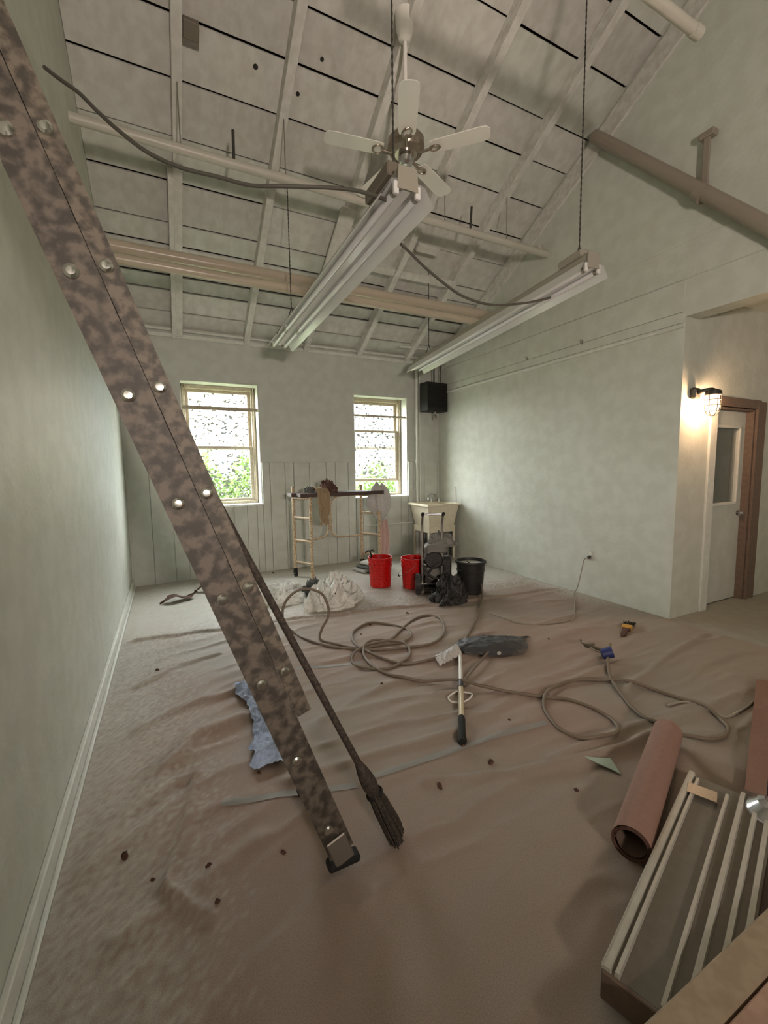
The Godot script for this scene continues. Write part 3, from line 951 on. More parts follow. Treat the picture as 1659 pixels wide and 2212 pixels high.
func make_pipes() -> void:
	var w := ROOM_W
	var cp := thing("cream_pipe", "upper of two thick cream pipes running side by side under the rafters", "pipe", Vector3(0, 3.545, 1.49))
	part("run", rod(Vector3(0.0, 0, 0), Vector3(w, 0, 0), 0.056, 20), "cream_pipe", cp)
	var cp2 := thing("cream_pipe", "lower of two thick cream pipes running side by side under the rafters", "pipe", Vector3(0, 3.405, 1.57))
	part("run", rod(Vector3(0.0, 0, 0), Vector3(w, 0, 0), 0.046, 20), "cream_pipe", cp2)
	part("bleed_stub", tube(smooth_path([Vector3(4.40, -0.05, 0), Vector3(4.395, -0.12, 0.0), Vector3(4.36, -0.18, 0.0)], 4), 0.022, 10), "chain", cp2)
	part("bleed_cap", rod(Vector3(4.36, -0.18, 0), Vector3(4.35, -0.225, 0), 0.032, 10), "chain", cp2)
	var cd := thing("conduit", "white painted conduit crossing below the fan, bent down at the right wall", "pipe", Vector3(0, 4.0, 2.35))
	part("run", rod(Vector3(0.0, 0, 0), Vector3(w - 0.02, 0, 0), 0.037, 16), "painted_pipe", cd)
	part("elbow", tube(smooth_path([Vector3(w - 0.06, 0, 0), Vector3(w - 0.045, 0.01, -0.03), Vector3(w - 0.045, 0.05, -0.08), Vector3(w - 0.045, 0.14, -0.11)], 4), 0.034, 14), "painted_pipe", cd)
	for x in [1.12, 3.55]:
		part("hanger", rod(Vector3(x, 0.03, 0), Vector3(x, 0.25, 0.02), 0.012, 8), "chain", cd)
	for x in [0.72, 1.55, 2.38, 3.22, 4.06]:
		part("strap", rod(Vector3(x, 0.02, 0), Vector3(x, roof_y(2.35) - 4.0 - 0.14, 0), 0.005, 6), "dull_steel", cd)
	var br := thing("brace_pipe", "stout brace pipe slanting down the gable above the alcove", "pipe", Vector3(w - 0.095, 0, 0))
	part("run", rod(Vector3(0, 4.86, 3.015), Vector3(0, 2.95, 4.84), 0.058, 18), "brace_pipe", br)
	part("clamp", rod(Vector3(0, 3.77, 4.045), Vector3(0, 3.71, 4.10), 0.07, 18), "brace_pipe", br)
	part("strap", box_mesh(Vector3(0.02, 0.42, 0.05), 0.004), "brace_pipe", br, at(Vector3(0.03, 4.0, 4.08)))
	part("strap_head", box_mesh(Vector3(0.08, 0.05, 0.12), 0.008), "brace_pipe", br, at(Vector3(0.04, 4.2, 4.08)))
	var tc := thing("white_pipe", "short white painted pipe end high in the upper right corner", "pipe", Vector3(0, 4.09, 4.6))
	part("run", rod(Vector3(1.6, 0, 0), Vector3(3.5, 0, 0), 0.032, 16), "painted_pipe", tc)
	part("end_cap", rod(Vector3(3.46, 0, 0), Vector3(3.53, 0, 0), 0.037, 16), "painted_pipe", tc)
	for x in [2.1, 3.0]:
		part("hanger", rod(Vector3(x, 0.03, 0), Vector3(x, roof_y(4.6) - 4.09, 0), 0.008, 8), "dull_steel", tc)
	# upright pipes in the far right corner
	var vp := thing("upright_pipe", "white upright pipe beside the right-hand window, left of a thinner one", "pipe", Vector3(4.245, 0, 0.055))
	part("run", rod(Vector3(0, 0.0, 0), Vector3(0, 3.2, 0), 0.022, 14), "trim_white", vp)
	part("coupling", rod(Vector3(0, 1.56, 0), Vector3(0, 1.62, 0), 0.03, 14), "trim_white", vp)
	var vp2 := thing("upright_pipe", "thin white upright pipe right of a thicker one, behind the sink", "pipe", Vector3(4.305, 0, 0.045))
	part("run", rod(Vector3(0, 0.0, 0), Vector3(0, 3.2, 0), 0.013, 12), "trim_white", vp2)
	var ep := thing("small_conduit", "thin short conduit lying along the rafter feet in the far right corner", "pipe", Vector3(3.85, 3.36, 0.28))
	part("run", rod(Vector3(-0.05, 0, 0), Vector3(0.8, 0.01, 0), 0.014, 10), "trim_white", ep)
	var hp := thing("drain_pipe", "thin white pipe low on the boards beside the sink", "pipe", Vector3(3.3, 0.565, 0.05))
	part("run", rod(Vector3(0, 0, 0), Vector3(0.95, 0, 0), 0.014, 10), "trim_white", hp)

# ---------------------------------------------------------------- fluorescent fixtures (off)

func strip_light(called: String, label: String, a: Vector3, b: Vector3, width: float, joints: Array) -> Node3D:
	var dir := (b - a)
	var l := dir.length()
	var t := thing(called, label, "light fixture", a, 0.0, "suspended strip lights")
	var zb := dir.normalized()
	var xb := Vector3.UP.cross(zb).normalized()
	t.transform = Transform3D(Basis(xb, zb.cross(xb), zb), a)
	var hw := width / 2
	# open trough: two sloping wings and a ridged middle, 4 mm steel
	var top := [Vector2(-hw, 0.0), Vector2(-hw * 0.62, 0.085), Vector2(-hw * 0.30, 0.095), Vector2(-hw * 0.16, 0.055), Vector2(hw * 0.16, 0.055), Vector2(hw * 0.30, 0.095), Vector2(hw * 0.62, 0.085), Vector2(hw, 0.0)]
	var poly := top.duplicate()
	for i in range(top.size() - 1, -1, -1):
		poly.append(top[i] + Vector2(0, 0.006) + Vector2(0.004 * signf(top[i].x), 0))
	part("reflector", extrude(poly, 0.0, l), "fixture_white", t)
	part("housing", extrude([Vector2(-hw * 0.36, 0.10), Vector2(hw * 0.36, 0.10), Vector2(hw * 0.36, 0.15), Vector2(hw * 0.30, 0.165), Vector2(-hw * 0.30, 0.165), Vector2(-hw * 0.36, 0.15)], 0.02, l - 0.02), "fixture_top", t)
	var cuts := [0.0]
	cuts.append_array(joints)
	cuts.append(l)
	for k in cuts.size() - 1:
		for s in [-1, 1]:
			var x: float = s * hw * 0.42
			var z0: float = cuts[k] + 0.035
			var z1: float = cuts[k + 1] - 0.035
			var tb := part("tube", rod(Vector3(x, 0.045, z0), Vector3(x, 0.045, z1), 0.019, 14), "tube_glass", t)
			part("end_cap", rod(Vector3(x, 0.045, z0 - 0.015), Vector3(x, 0.045, z0 + 0.012), 0.0195, 14), "dull_steel", tb)
			part("end_cap", rod(Vector3(x, 0.045, z1 - 0.012), Vector3(x, 0.045, z1 + 0.015), 0.0195, 14), "dull_steel", tb)
			part("lamp_holder", box_mesh(Vector3(0.03, 0.06, 0.022), 0.004), "fixture_white", t, at(Vector3(x, 0.06, z0 - 0.02)))
			part("lamp_holder", box_mesh(Vector3(0.03, 0.06, 0.022), 0.004), "fixture_white", t, at(Vector3(x, 0.06, z1 + 0.02)))
	for j in joints:
		part("joint_strap", extrude([Vector2(-hw - 0.004, -0.004), Vector2(-hw * 0.62, 0.084), Vector2(-hw * 0.62, 0.096), Vector2(-hw - 0.012, 0.004)], j - 0.006, j + 0.006), "chain", t)
		part("joint_strap", extrude([Vector2(hw + 0.004, -0.004), Vector2(hw * 0.62, 0.084), Vector2(hw * 0.62, 0.096), Vector2(hw + 0.012, 0.004)], j - 0.006, j + 0.006), "chain", t)
	part("end_plate", extrude([Vector2(-hw * 0.4, 0.055), Vector2(hw * 0.4, 0.055), Vector2(hw * 0.36, 0.165), Vector2(-hw * 0.36, 0.165)], l - 0.012, l), "fixture_top", t)
	return t

func chain_to_roof(parent: Node3D, local: Vector3, label_part: String) -> void:
	var wp := parent.transform * local
	var top := roof_y(wp.z) - 0.012 - wp.y
	var inv := parent.transform.basis.inverse()
	var up := inv * Vector3.UP
	var fork := local + up * 0.11
	part(label_part, merge([
		[rod(local + Vector3(-0.035, 0, 0), fork, 0.0045, 6), Transform3D.IDENTITY],
		[rod(local + Vector3(0.035, 0, 0), fork, 0.0045, 6), Transform3D.IDENTITY],
		[tube(beads(fork, local + up * top, 0.0035, 0.0062), bead_radii(fork, local + up * top, 0.0035, 0.0062), 6), Transform3D.IDENTITY]]), "chain", parent)

func beads(a: Vector3, b: Vector3, _r0: float, _r1: float) -> Array:
	var n := int((b - a).length() / 0.02)
	var out := []
	for i in n + 1:
		out.append(a.lerp(b, float(i) / n))
	return out

func bead_radii(a: Vector3, b: Vector3, r0: float, r1: float) -> Array:
	var n := int((b - a).length() / 0.02)
	var out := []
	for i in n + 1:
		out.append(r1 if i % 2 == 0 else r0)
	return out

const CABLE_A := [[0.030, 3.580, 3.340], [0.092, 3.504, 3.406], [0.185, 3.418, 3.472], [0.266, 3.312, 3.538], [0.365, 3.202, 3.605], [0.486, 3.099, 3.671], [0.630, 3.030, 3.737], [0.800, 2.994, 3.803], [0.950, 2.956, 3.869], [1.078, 2.949, 3.935], [1.308, 2.966, 4.002], [1.440, 2.952, 4.068], [1.516, 2.913, 4.134], [1.577, 2.866, 4.200]]
const CABLE_B := [[1.900, 2.908, 3.770], [1.981, 2.886, 3.743], [2.086, 2.845, 3.715], [2.253, 2.781, 3.688], [2.473, 2.717, 3.660], [2.754, 2.710, 3.632], [3.109, 2.783, 3.605], [3.391, 2.872, 3.577], [3.610, 2.954, 3.550]]

func vec_list(src: Array) -> Array:
	var out := []
	for q in src:
		out.append(Vector3(q[0], q[1], q[2]))
	return out

func make_light_fixtures() -> void:
	var f1 := strip_light("strip_light", "long unlit strip light hanging in the middle of the room below the fan", Vector3(1.70, 2.83, 1.27), Vector3(1.655, 2.83, 4.29), 0.30, [0.62])
	chain_to_roof(f1, Vector3(0, 0.165, 0.6), "chain")
	chain_to_roof(f1, Vector3(0, 0.165, 2.86), "chain")
	part("ballast_box", box_mesh(Vector3(0.14, 0.07, 0.30), 0.008), "cable_grey", f1, at(Vector3(0, 0.205, 2.78)))
	var f2 := strip_light("strip_light", "long unlit strip light hanging nearest the right wall", Vector3(3.74, 2.83, 0.86), Vector3(3.345, 2.86, 4.06), 0.27, [])
	chain_to_roof(f2, Vector3(0, 0.165, 0.45), "chain")
	chain_to_roof(f2, Vector3(0, 0.165, 3.08), "chain")
	part("ballast_box", box_mesh(Vector3(0.12, 0.05, 0.24), 0.008), "fixture_top", f2, at(Vector3(0, 0.19, 3.04)))
	single("power_cable", tube(smooth_path(vec_list(CABLE_A), 6), 0.010, 8), "cable_black", "dark cable sagging from the upper left to the middle strip light", "cable")
	single("power_cable", tube(smooth_path(vec_list(CABLE_B), 6), 0.009, 8), "cable_black", "dark cable sagging between the two strip lights", "cable")

# ---------------------------------------------------------------- ceiling fan

func make_fan() -> void:
	var hub := Vector3(2.345, 3.97, 3.07)
	var f := thing("ceiling_fan", "white five-bladed ceiling fan on a long rod under the rafters", "ceiling fan", hub)
	part("motor", lathe([[0.0, 0.19], [0.05, 0.19], [0.07, 0.165], [0.125, 0.15], [0.148, 0.12], [0.15, 0.07], [0.13, 0.035], [0.09, 0.018], [0.0, 0.015]], 36), "fan_metal", f)
	part("switch_cup", lathe([[0.0, 0.02], [0.06, 0.02], [0.064, -0.01], [0.055, -0.045], [0.03, -0.062], [0.0, -0.066]], 30), "chrome", f)
	var top := roof_y(hub.z) - hub.y
	part("down_rod", rod(Vector3(0, 0.18, 0), Vector3(0, top, 0), 0.016, 14), "fan_white", f)
	part("coupling", lathe([[0.016, 0.30], [0.035, 0.27], [0.042, 0.22], [0.05, 0.19]], 24), "fan_white", f)
	part("canopy", lathe([[0.018, top - 0.22], [0.05, top - 0.2], [0.072, top - 0.12], [0.078, top - 0.02], [0.06, top]], 28), "fan_white", f)
	for k in 5:
		var an := deg_to_rad(45.5 + 72.0 * k)
		# outline of one paddle, x outward
		var poly := []
		for q in [[0.20, -0.055], [0.23, -0.066], [0.40, -0.070], [0.60, -0.074], [0.64, -0.066], [0.66, -0.04], [0.664, 0.0], [0.66, 0.04], [0.64, 0.066], [0.60, 0.074], [0.40, 0.070], [0.23, 0.066], [0.20, 0.055], [0.192, 0.0]]:
			poly.append(Vector2(q[0], q[1]))
		var turn := Transform3D(Basis(Vector3.UP, -an), Vector3.ZERO)
		var tilt := Transform3D(Basis(Vector3.RIGHT, PI / 2 - 0.03), Vector3(0, 0.03, 0))
		var bl := part("blade", extrude(poly, -0.003, 0.003, tilt), "fan_white", f, turn)
		var iron := merge([
			[tube(smooth_path([Vector3(0.09, 0.028, 0.0), Vector3(0.13, 0.014, 0.0), Vector3(0.17, 0.016, 0), Vector3(0.21, 0.02, 0)], 4), 0.010, 8), Transform3D.IDENTITY],
			[tube(smooth_path([Vector3(0.19, 0.018, 0), Vector3(0.21, 0.024, -0.03), Vector3(0.25, 0.024, -0.034), Vector3(0.275, 0.022, -0.012)], 4), 0.007, 8), Transform3D.IDENTITY],
			[tube(smooth_path([Vector3(0.19, 0.018, 0), Vector3(0.21, 0.012, 0.03), Vector3(0.25, 0.012, 0.034), Vector3(0.275, 0.016, 0.012)], 4), 0.007, 8), Transform3D.IDENTITY],
			[rod(Vector3(0.275, 0.022, -0.012), Vector3(0.275, 0.016, 0.012), 0.008, 8), Transform3D.IDENTITY]])
		part("blade_iron", iron, "fan_metal", bl)

# ---------------------------------------------------------------- ladder and broom

const LADDER_Z := 4.974

func make_ladder_and_broom() -> void:
	var lean := 0.3385
	var origin := Vector3(0.935, 0.045, LADDER_Z)
	var t := thing("extension_ladder", "grimy extension ladder leaning on the left wall, seen edge-on in the foreground", "ladder", Vector3(0.98, 0, LADDER_Z))
	# ladder frame: y along the rails, x across their depth (away from the wall), z along the rungs
	var b := Basis(Vector3.BACK, lean)
	var base := Transform3D(b, origin - t.position)
	var length := 2.86
	var wide := 0.40
	for k in 2:
		var z := -0.026 - k * wide
		# base section rail: a channel with its web outside
		var web := 0.0 if k == 0 else 1.0
		var ch := [Vector2(0, 0), Vector2(0.094, 0), Vector2(0.094, -0.026), Vector2(0.088, -0.026), Vector2(0.088, -0.006), Vector2(0.006, -0.006), Vector2(0.006, -0.026), Vector2(0, -0.026)]
		var poly := []
		for q in ch:
			poly.append(Vector2(q.x, (q.y if k == 0 else -q.y - 0.026)))
		var lift := Transform3D(Basis(Vector3.RIGHT, Vector3(0, 0, 1), Vector3(0, -1, 0)), Vector3(0, 0, z + 0.026))
		# extrude runs along local -y, so turn it over
		var rail := part("base_rail", extrude(poly, -length, -0.05, lift), "ladder_rail", t, base)
		var ch2 := []
		for q in poly:
			ch2.append(Vector2(0.096 + q.x * 0.52, q.y * 0.92))
		var fly := part("fly_rail", extrude(ch2, -length - 0.05, -0.62, lift), "ladder_fly", t, base)
		# swivelling shoe
		part("shoe_plate", box_mesh(Vector3(0.075, 0.11, 0.012), 0.004), "dull_steel", rail, at(Vector3(0.045, 0.07, z + 0.006 + (0.026 if k == 0 else -0.012))))
		part("rubber_shoe", box_mesh(Vector3(0.12, 0.03, 0.055), 0.008), "rubber", rail, at(Vector3(0.04, 0.005, z + 0.012), 0, 0, -lean))
		for i in 9:
			var y := 0.17 + i * 0.3105
			if y < length - 0.1:
				var out := z + 0.026 if k == 0 else z - 0.001
				var face := PI / 2 if k == 0 else -PI / 2
				part("rivet", lathe([[0.0, 0.012], [0.010, 0.011], [0.017, 0.007], [0.019, 0.0]], 18), "rivet", rail, at(Vector3(0.037, y, out), face))
				if y > 0.68:
					part("rivet", lathe([[0.0, 0.012], [0.010, 0.011], [0.016, 0.007], [0.018, 0.0]], 18), "rivet", fly, at(Vector3(0.117, y, out), face))
	for i in 9:
		var y := 0.17 + i * 0.3105
		part("base_rung", rod(Vector3(0.037, y, -0.006), Vector3(0.037, y, -wide - 0.02), 0.016, 12), "dull_steel", t, base)
		if y > 0.68:
			part("fly_rung", rod(Vector3(0.117, y, -0.006), Vector3(0.117, y, -wide - 0.02), 0.015, 12), "dull_steel", t, base)
	# broom: bristles on the floor, handle propped on the ladder
	var foot := Vector3(1.215, floor_top(1.215, 4.93), 4.93)
	var rest := Vector3(0.478, 1.72, 4.66)
	var br := thing("broom", "dark long-handled broom propped behind the ladder with its bristles on the floor", "broom", foot)
	var up := (rest - foot).normalized()
	var side := Vector3.UP.cross(up).normalized()
	var bx := Transform3D(Basis(side, up, side.cross(up)), Vector3.ZERO)
	var l := (rest - foot).length()
	part("handle", rod(Vector3(0, 0.30, 0), Vector3(0, l, 0), 0.0135, 12), "broom_dark", br, bx)
	part("collar", lathe([[0.0145, 0.36], [0.022, 0.33], [0.03, 0.28], [0.03, 0.25], [0.02, 0.24]], 16), "broom_dark", br, bx)
	var straw := []
	var r := RandomNumberGenerator.new()
	r.seed = 5
	for k in 260:
		var a := r.randf_range(0, TAU)
		var q := sqrt(r.randf())
		var p0 := Vector3(cos(a) * 0.02 * q, 0.27, sin(a) * 0.02 * q)
		var p1 := Vector3(cos(a) * 0.075 * q, r.randf_range(0.012, 0.05), sin(a) * 0.035 * q)
		var pm := p0.lerp(p1, 0.5) + Vector3(cos(a) * 0.008, 0, sin(a) * 0.004)
		straw.append([tube([p0, pm, p1], 0.0028, 4, false), Transform3D.IDENTITY])
	part("bristles", merge(straw), "broom_dark", br, bx)
	part("binding", lathe([[0.0315, 0.225], [0.035, 0.22], [0.035, 0.212], [0.0315, 0.207]], 16), "rubber", br, bx)

# ---------------------------------------------------------------- scaffold and the cloths on it

func crumple(nu: int, nv: int, seed_no: int, size: Vector3, rough: float, freq: float) -> ArrayMesh:
	# a closed low heap: a dome pulled about by noise
	var n := FastNoiseLite.new()
	n.seed = seed_no
	n.frequency = freq
	n.fractal_octaves = 3
	n.fractal_gain = 0.35
	n.fractal_type = FastNoiseLite.FRACTAL_RIDGED
	var o := FastNoiseLite.new()
	o.seed = seed_no + 50
	o.frequency = 0.6
	return sheet(nu, nv, func(u: float, v: float) -> Vector3:
		var a := TAU * (u if u < 1.0 else 0.0)
		var d := Vector3(cos(a) * sin(v * PI * 0.5), cos(v * PI * 0.5), sin(a) * sin(v * PI * 0.5))
		var k := 1.0 + rough * n.get_noise_3dv(d * 2.0) + 0.35 * o.get_noise_3d(d.x * 1.6, 0.0, d.z * 1.6)
		return Vector3(d.x * size.x * 0.5 * k, maxf(d.y * size.y * k * (0.75 + 0.5 * n.get_noise_3dv(d * 3.1 + Vector3(4, 0, 0))), 0.0), d.z * size.z * 0.5 * k))

func drape(seed_no: int, width: float, drop: float, f: Callable, nu := 30, nv := 50) -> ArrayMesh:
	var n := FastNoiseLite.new()
	n.seed = seed_no
	n.frequency = 1.0
	n.fractal_octaves = 3
	return sheet(nu, nv, func(u: float, v: float) -> Vector3: return f.call(u, v, width, drop, n))

func make_scaffold() -> void:
	var a := Vector3(1.985, 0, 0.56)
	var turn := 0.06
	var t := thing("rolling_scaffold", "rusty cream rolling scaffold with a dark plank deck below the right window", "scaffold", a, turn)
	var lx := 1.04
	var lz := 0.33
	var posts := [Vector3(0, 0, 0), Vector3(0.12, 0, lz), Vector3(lx, 0, -0.02), Vector3(lx + 0.12, 0, lz - 0.02)]
	for i in 4:
		var p: Vector3 = posts[i] 
		p.y = 0.0
		var f := floor_top(a.x + p.x, a.z + p.z)
		part("post", rod(p + Vector3(0, 0.115, 0), p + Vector3(0, 1.25 if i % 2 == 0 else 1.14, 0), 0.021, 14), "scaffold_tube", t)
		if i == 1:
			part("foot", rod(p + Vector3(0, f, 0), p + Vector3(0, 0.13, 0), 0.026, 12), "scaffold_tube", t)
			continue
		var cs := part("caster_fork", box_mesh(Vector3(0.045, 0.075, 0.05), 0.006), "rubber", t, at(p + Vector3(0, 0.10, 0)))
		part("wheel", tube([Vector3(-0.016, -0.045 + f, 0.0), Vector3(0.016, -0.045 + f, 0.0)], 0.052, 22), "rubber", cs)
		part("hub", tube([Vector3(-0.02, -0.045 + f, 0.0), Vector3(0.02, -0.045 + f, 0.0)], 0.018, 14), "dull_steel", cs)
	for e in [[0, 1], [2, 3]]:
		for y in [0.23, 0.53, 0.84]:
			part("rung", rod(posts[e[0]] + Vector3(0, y, 0), posts[e[1]] + Vector3(0, y, 0), 0.015, 12), "scaffold_tube", t)
		part("end_bar", rod(posts[e[0]] + Vector3(0, 1.10, 0), posts[e[1]] + Vector3(0, 1.10, 0), 0.017, 12), "scaffold_tube", t)
	# side truss between the rear posts: two bent loops back to back
	var mx := lx * 0.5
	var zb := 0.0
	part("side_truss", merge([
		[tube(smooth_path([Vector3(0, 0.50, zb), Vector3(mx - 0.22, 0.505, zb), Vector3(mx - 0.08, 0.53, zb), Vector3(mx - 0.022, 0.62, zb), Vector3(mx - 0.02, 0.80, zb), Vector3(mx - 0.022, 0.98, zb), Vector3(mx - 0.06, 1.06, zb), Vector3(mx - 0.16, 1.10, zb), Vector3(0, 1.105, zb)], 6), 0.014, 12), Transform3D.IDENTITY],
		[tube(smooth_path([Vector3(lx, 0.50, zb - 0.02), Vector3(mx + 0.22, 0.505, zb), Vector3(mx + 0.08, 0.53, zb), Vector3(mx + 0.022, 0.62, zb), Vector3(mx + 0.02, 0.80, zb), Vector3(mx + 0.022, 0.98, zb), Vector3(mx + 0.06, 1.06, zb), Vector3(mx + 0.16, 1.10, zb), Vector3(lx, 1.105, zb - 0.02)], 6), 0.014, 12), Transform3D.IDENTITY]]), "scaffold_tube", t)
	part("deck_board", box_mesh(Vector3(lx + 0.22, 0.05, 0.17), 0.006), "scaffold_deck", t, at(Vector3(mx + 0.03, 1.145, 0.09)))
	part("deck_board", box_mesh(Vector3(lx + 0.2, 0.05, 0.17), 0.006), "scaffold_deck", t, at(Vector3(mx + 0.08, 1.145, 0.27)))
	# cloths
	var deck_top := 1.172
	var bx := Basis(Vector3.UP, turn)
	single("brown_rag", crumple(40, 22, 301, Vector3(0.26, 0.13, 0.24), 0.30, 0.65), "rag_brown", "crumpled dark brown rag heaped on the scaffold deck", "rag", Transform3D(bx, a + bx * Vector3(0.43, deck_top, 0.19)))
	single("grey_rag", crumple(30, 16, 302, Vector3(0.12, 0.07, 0.12), 0.30, 0.65), "rag_grey", "small grey rag on the scaffold deck left of the tan rag", "rag", Transform3D(bx, a + bx * Vector3(0.17, deck_top, 0.16)))
	var tan := drape(303, 0.17, 0.42, func(u: float, v: float, w: float, d: float, n: FastNoiseLite) -> Vector3:
		var s := v * (d + 0.16)
		var top := 0.16
		var x := (u - 0.5) * w * (1.0 - 0.3 * smoothstep(0.45, 1.0, v)) + n.get_noise_2d(v * 3.0, 0) * 0.03
		var fold := sin(u * 14.0 + n.get_noise_2d(u * 2.0, v * 2.0) * 3.0) * 0.014
		if s < top:
			return Vector3(x, 0.05 * sin(PI * s / top) + 0.012 + absf(fold) + n.get_noise_2d(u * 4.0, v * 6.0) * 0.012, -top + s)
		return Vector3(x, -(s - top) + 0.004 + n.get_noise_2d(u * 4.0, 2.0) * 0.05 * v, 0.022 + fold + 0.02 * v))
	single("tan_rag", tan, "rag_tan", "tan rag hanging over the front edge of the scaffold deck", "rag", Transform3D(bx, a + bx * Vector3(0.28, deck_top + 0.004, 0.345)))
	# bunched plastic hung on the right end with a pink tail reaching the floor
	var bunch := sheet(48, 40, func(u: float, v: float) -> Vector3:
		var an := TAU * (u if u < 1.0 else 0.0)
		var n := fold_noise.get_noise_3d(cos(an) * 90.0, v * 120.0, sin(an) * 90.0)
		var prof := sin(PI * clampf(v, 0.02, 0.98))
		var r := 0.15 * pow(prof, 0.45) * (1.0 + 0.22 * sin(an * 7.0 + v * 2.0) * 0.5 + 0.35 * n) * lerpf(1.15, 0.62, smoothstep(0.55, 1.0, v))
		var y := 0.10 - 0.56 * v + 0.03 * sin(an * 3.0) * (1.0 - v)
		return Vector3(cos(an) * r * 1.05 + 0.03 * v, y, sin(an) * r * 0.8))
	single("plastic_bundle", bunch, "plastic_grey", "bunched grey plastic sheet hung on the right end of the scaffold", "plastic sheet", Transform3D(bx, a + bx * Vector3(lx + 0.17, 1.16, 0.20)))
	var tail := sheet(26, 50, func(u: float, v: float) -> Vector3:
		var x := (u - 0.5) * lerpf(0.15, 0.19, sin(v * PI)) + 0.02 * sin(v * 4.0)
		var z := 0.02 * sin(u * 16.0 + v * 1.5) + 0.012 * sin(u * 31.0 + v * 3.0)
		return Vector3(x, -0.70 * v, z))
	single("plastic_tail", tail, "plastic_pink", "pinkish plastic strip trailing from the hung bundle to the floor", "plastic sheet", Transform3D(bx, a + bx * Vector3(lx + 0.235, 0.735, 0.22)))
	# folded cloth pile on the floor under the right end
	var pile := thing("folded_cloth", "folded grey-white cloth pile on the floor behind the left red bucket", "cloth", Vector3(3.03, floor_top(3.03, 0.70), 0.72), 0.2)
	for k in 3:
		part("fold", box_mesh(Vector3(0.42 - 0.05 * k, 0.045, 0.3 - 0.03 * k), 0.018), ["plastic_grey", "rag_grey", "plastic_white"][k], pile, at(Vector3(0.02 * k, 0.026 + 0.046 * k, 0.01 * k), 0.0, 0.12 * k, 0.01))

# ---------------------------------------------------------------- utility sink

func make_sink() -> void:
	var x0 := 4.055
	var x1 := 4.69
	var z0 := 0.07
	var z1 := 0.68
	var c := Vector3((x0 + x1) / 2, 0, (z0 + z1) / 2)
	var t := thing("utility_sink", "cream plastic utility sink on legs in the corner under the heater", "sink", c)
	var hx := (x1 - x0) / 2
	var hz := (z1 - z0) / 2
	# tub as a tapering shell with a rolled rim
	var st := SurfaceTool.new()
	st.begin(Mesh.PRIMITIVE_TRIANGLES)
	st.set_smooth_group(-1)
	var rings := [[hx, hz, 0.875], [hx, hz, 0.905], [hx - 0.035, hz - 0.035, 0.905], [hx - 0.045, hz - 0.045, 0.86], [hx - 0.10, hz - 0.10, 0.57], [0.03, 0.03, 0.56]]
	var outer := [[hx, hz, 0.875], [hx - 0.028, hz - 0.028, 0.868], [hx - 0.085, hz - 0.085, 0.545], [0.03, 0.03, 0.535]]
	for set_of in [rings, outer]:
		for i in set_of.size() - 1:
			var a: Array = set_of[i]
			var b: Array = set_of[i + 1]
			for s in 4:
				var q := [[-1, -1], [1, -1], [1, 1], [-1, 1]]
				var q0: Array = q[s]
				var q1: Array = q[(s + 1) % 4]
				var mid := Vector3(q0[0] + q1[0], 0, q0[1] + q1[1])
				var out := mid if set_of == outer or i == 0 else (Vector3.UP - mid * 0.5)
				poly_face(st, [Vector3(a[0] * q0[0], a[2], a[1] * q0[1]), Vector3(a[0] * q1[0], a[2], a[1] * q1[1]), Vector3(b[0] * q1[0], b[2], b[1] * q1[1]), Vector3(b[0] * q0[0], b[2], b[1] * q0[1])], out)
	st.generate_normals()
	part("tub", st.commit(), "sink_plastic", t)
	part("skirt", merge([
		[box_mesh(Vector3(2 * hx - 0.13, 0.10, 0.012), 0.002), at(Vector3(0, 0.50, hz - 0.075))],
		[box_mesh(Vector3(2 * hx - 0.13, 0.10, 0.012), 0.002), at(Vector3(0, 0.50, -hz + 0.075))],
		[box_mesh(Vector3(0.012, 0.10, 2 * hz - 0.13), 0.002), at(Vector3(hx - 0.075, 0.50, 0))],
		[box_mesh(Vector3(0.012, 0.10, 2 * hz - 0.13), 0.002), at(Vector3(-hx + 0.075, 0.50, 0))]]), "sink_plastic", t)
	for sx in [-1, 1]:
		for sz in [-1, 1]:
			var lx: float = sx * (hx - 0.07)
			var lz: float = sz * (hz - 0.07)
			var f := floor_top(c.x + lx, c.z + lz)
			part("leg", merge([
				[box_mesh(Vector3(0.045, 0.48 - f, 0.006), 0.001), at(Vector3(lx - sx * 0.02, f + (0.48 - f) / 2, lz))],
				[box_mesh(Vector3(0.006, 0.48 - f, 0.045), 0.001), at(Vector3(lx, f + (0.48 - f) / 2, lz - sz * 0.02))]]), "sink_plastic", t)
	part("drain_trap", tube(smooth_path([Vector3(0.02, 0.54, 0), Vector3(0.02, 0.42, 0), Vector3(0.04, 0.34, -0.02), Vector3(0.1, 0.34, -0.06), Vector3(0.12, 0.42, -0.1), Vector3(0.14, 0.46, -0.25)], 5), 0.022, 12), "machine_grey", t)
	var fc := part("faucet", tube(smooth_path([Vector3(0.14, 0.905, -0.2), Vector3(0.13, 1.0, -0.17), Vector3(0.06, 1.045, -0.1), Vector3(-0.06, 1.04, -0.02), Vector3(-0.13, 0.99, 0.04), Vector3(-0.14, 0.96, 0.05)], 6), 0.012, 12), "chrome", t)
	part("handle", rod(Vector3(0.20, 0.905, -0.16), Vector3(0.20, 0.965, -0.16), 0.018, 12), "chrome", fc)
	part("handle", rod(Vector3(0.10, 0.905, -0.25), Vector3(0.10, 0.965, -0.25), 0.018, 12), "chrome", fc)
	single("stick", rod(Vector3(4.64, 0.91, 0.62), Vector3(4.645, 1.17, 0.60), 0.008, 8), "dull_steel", "thin grey stick standing upright on the sink rim against the right wall", "stick")
	single("waste_bag", crumple(40, 24, 331, Vector3(0.36, 0.42, 0.36), 0.21, 0.55), "bag_dark", "dark bag standing on the floor under the sink", "bag", at(Vector3(4.42, floor_top(4.42, 0.38), 0.36)))

# ---------------------------------------------------------------- buckets, paint sprayer on its cart, black can

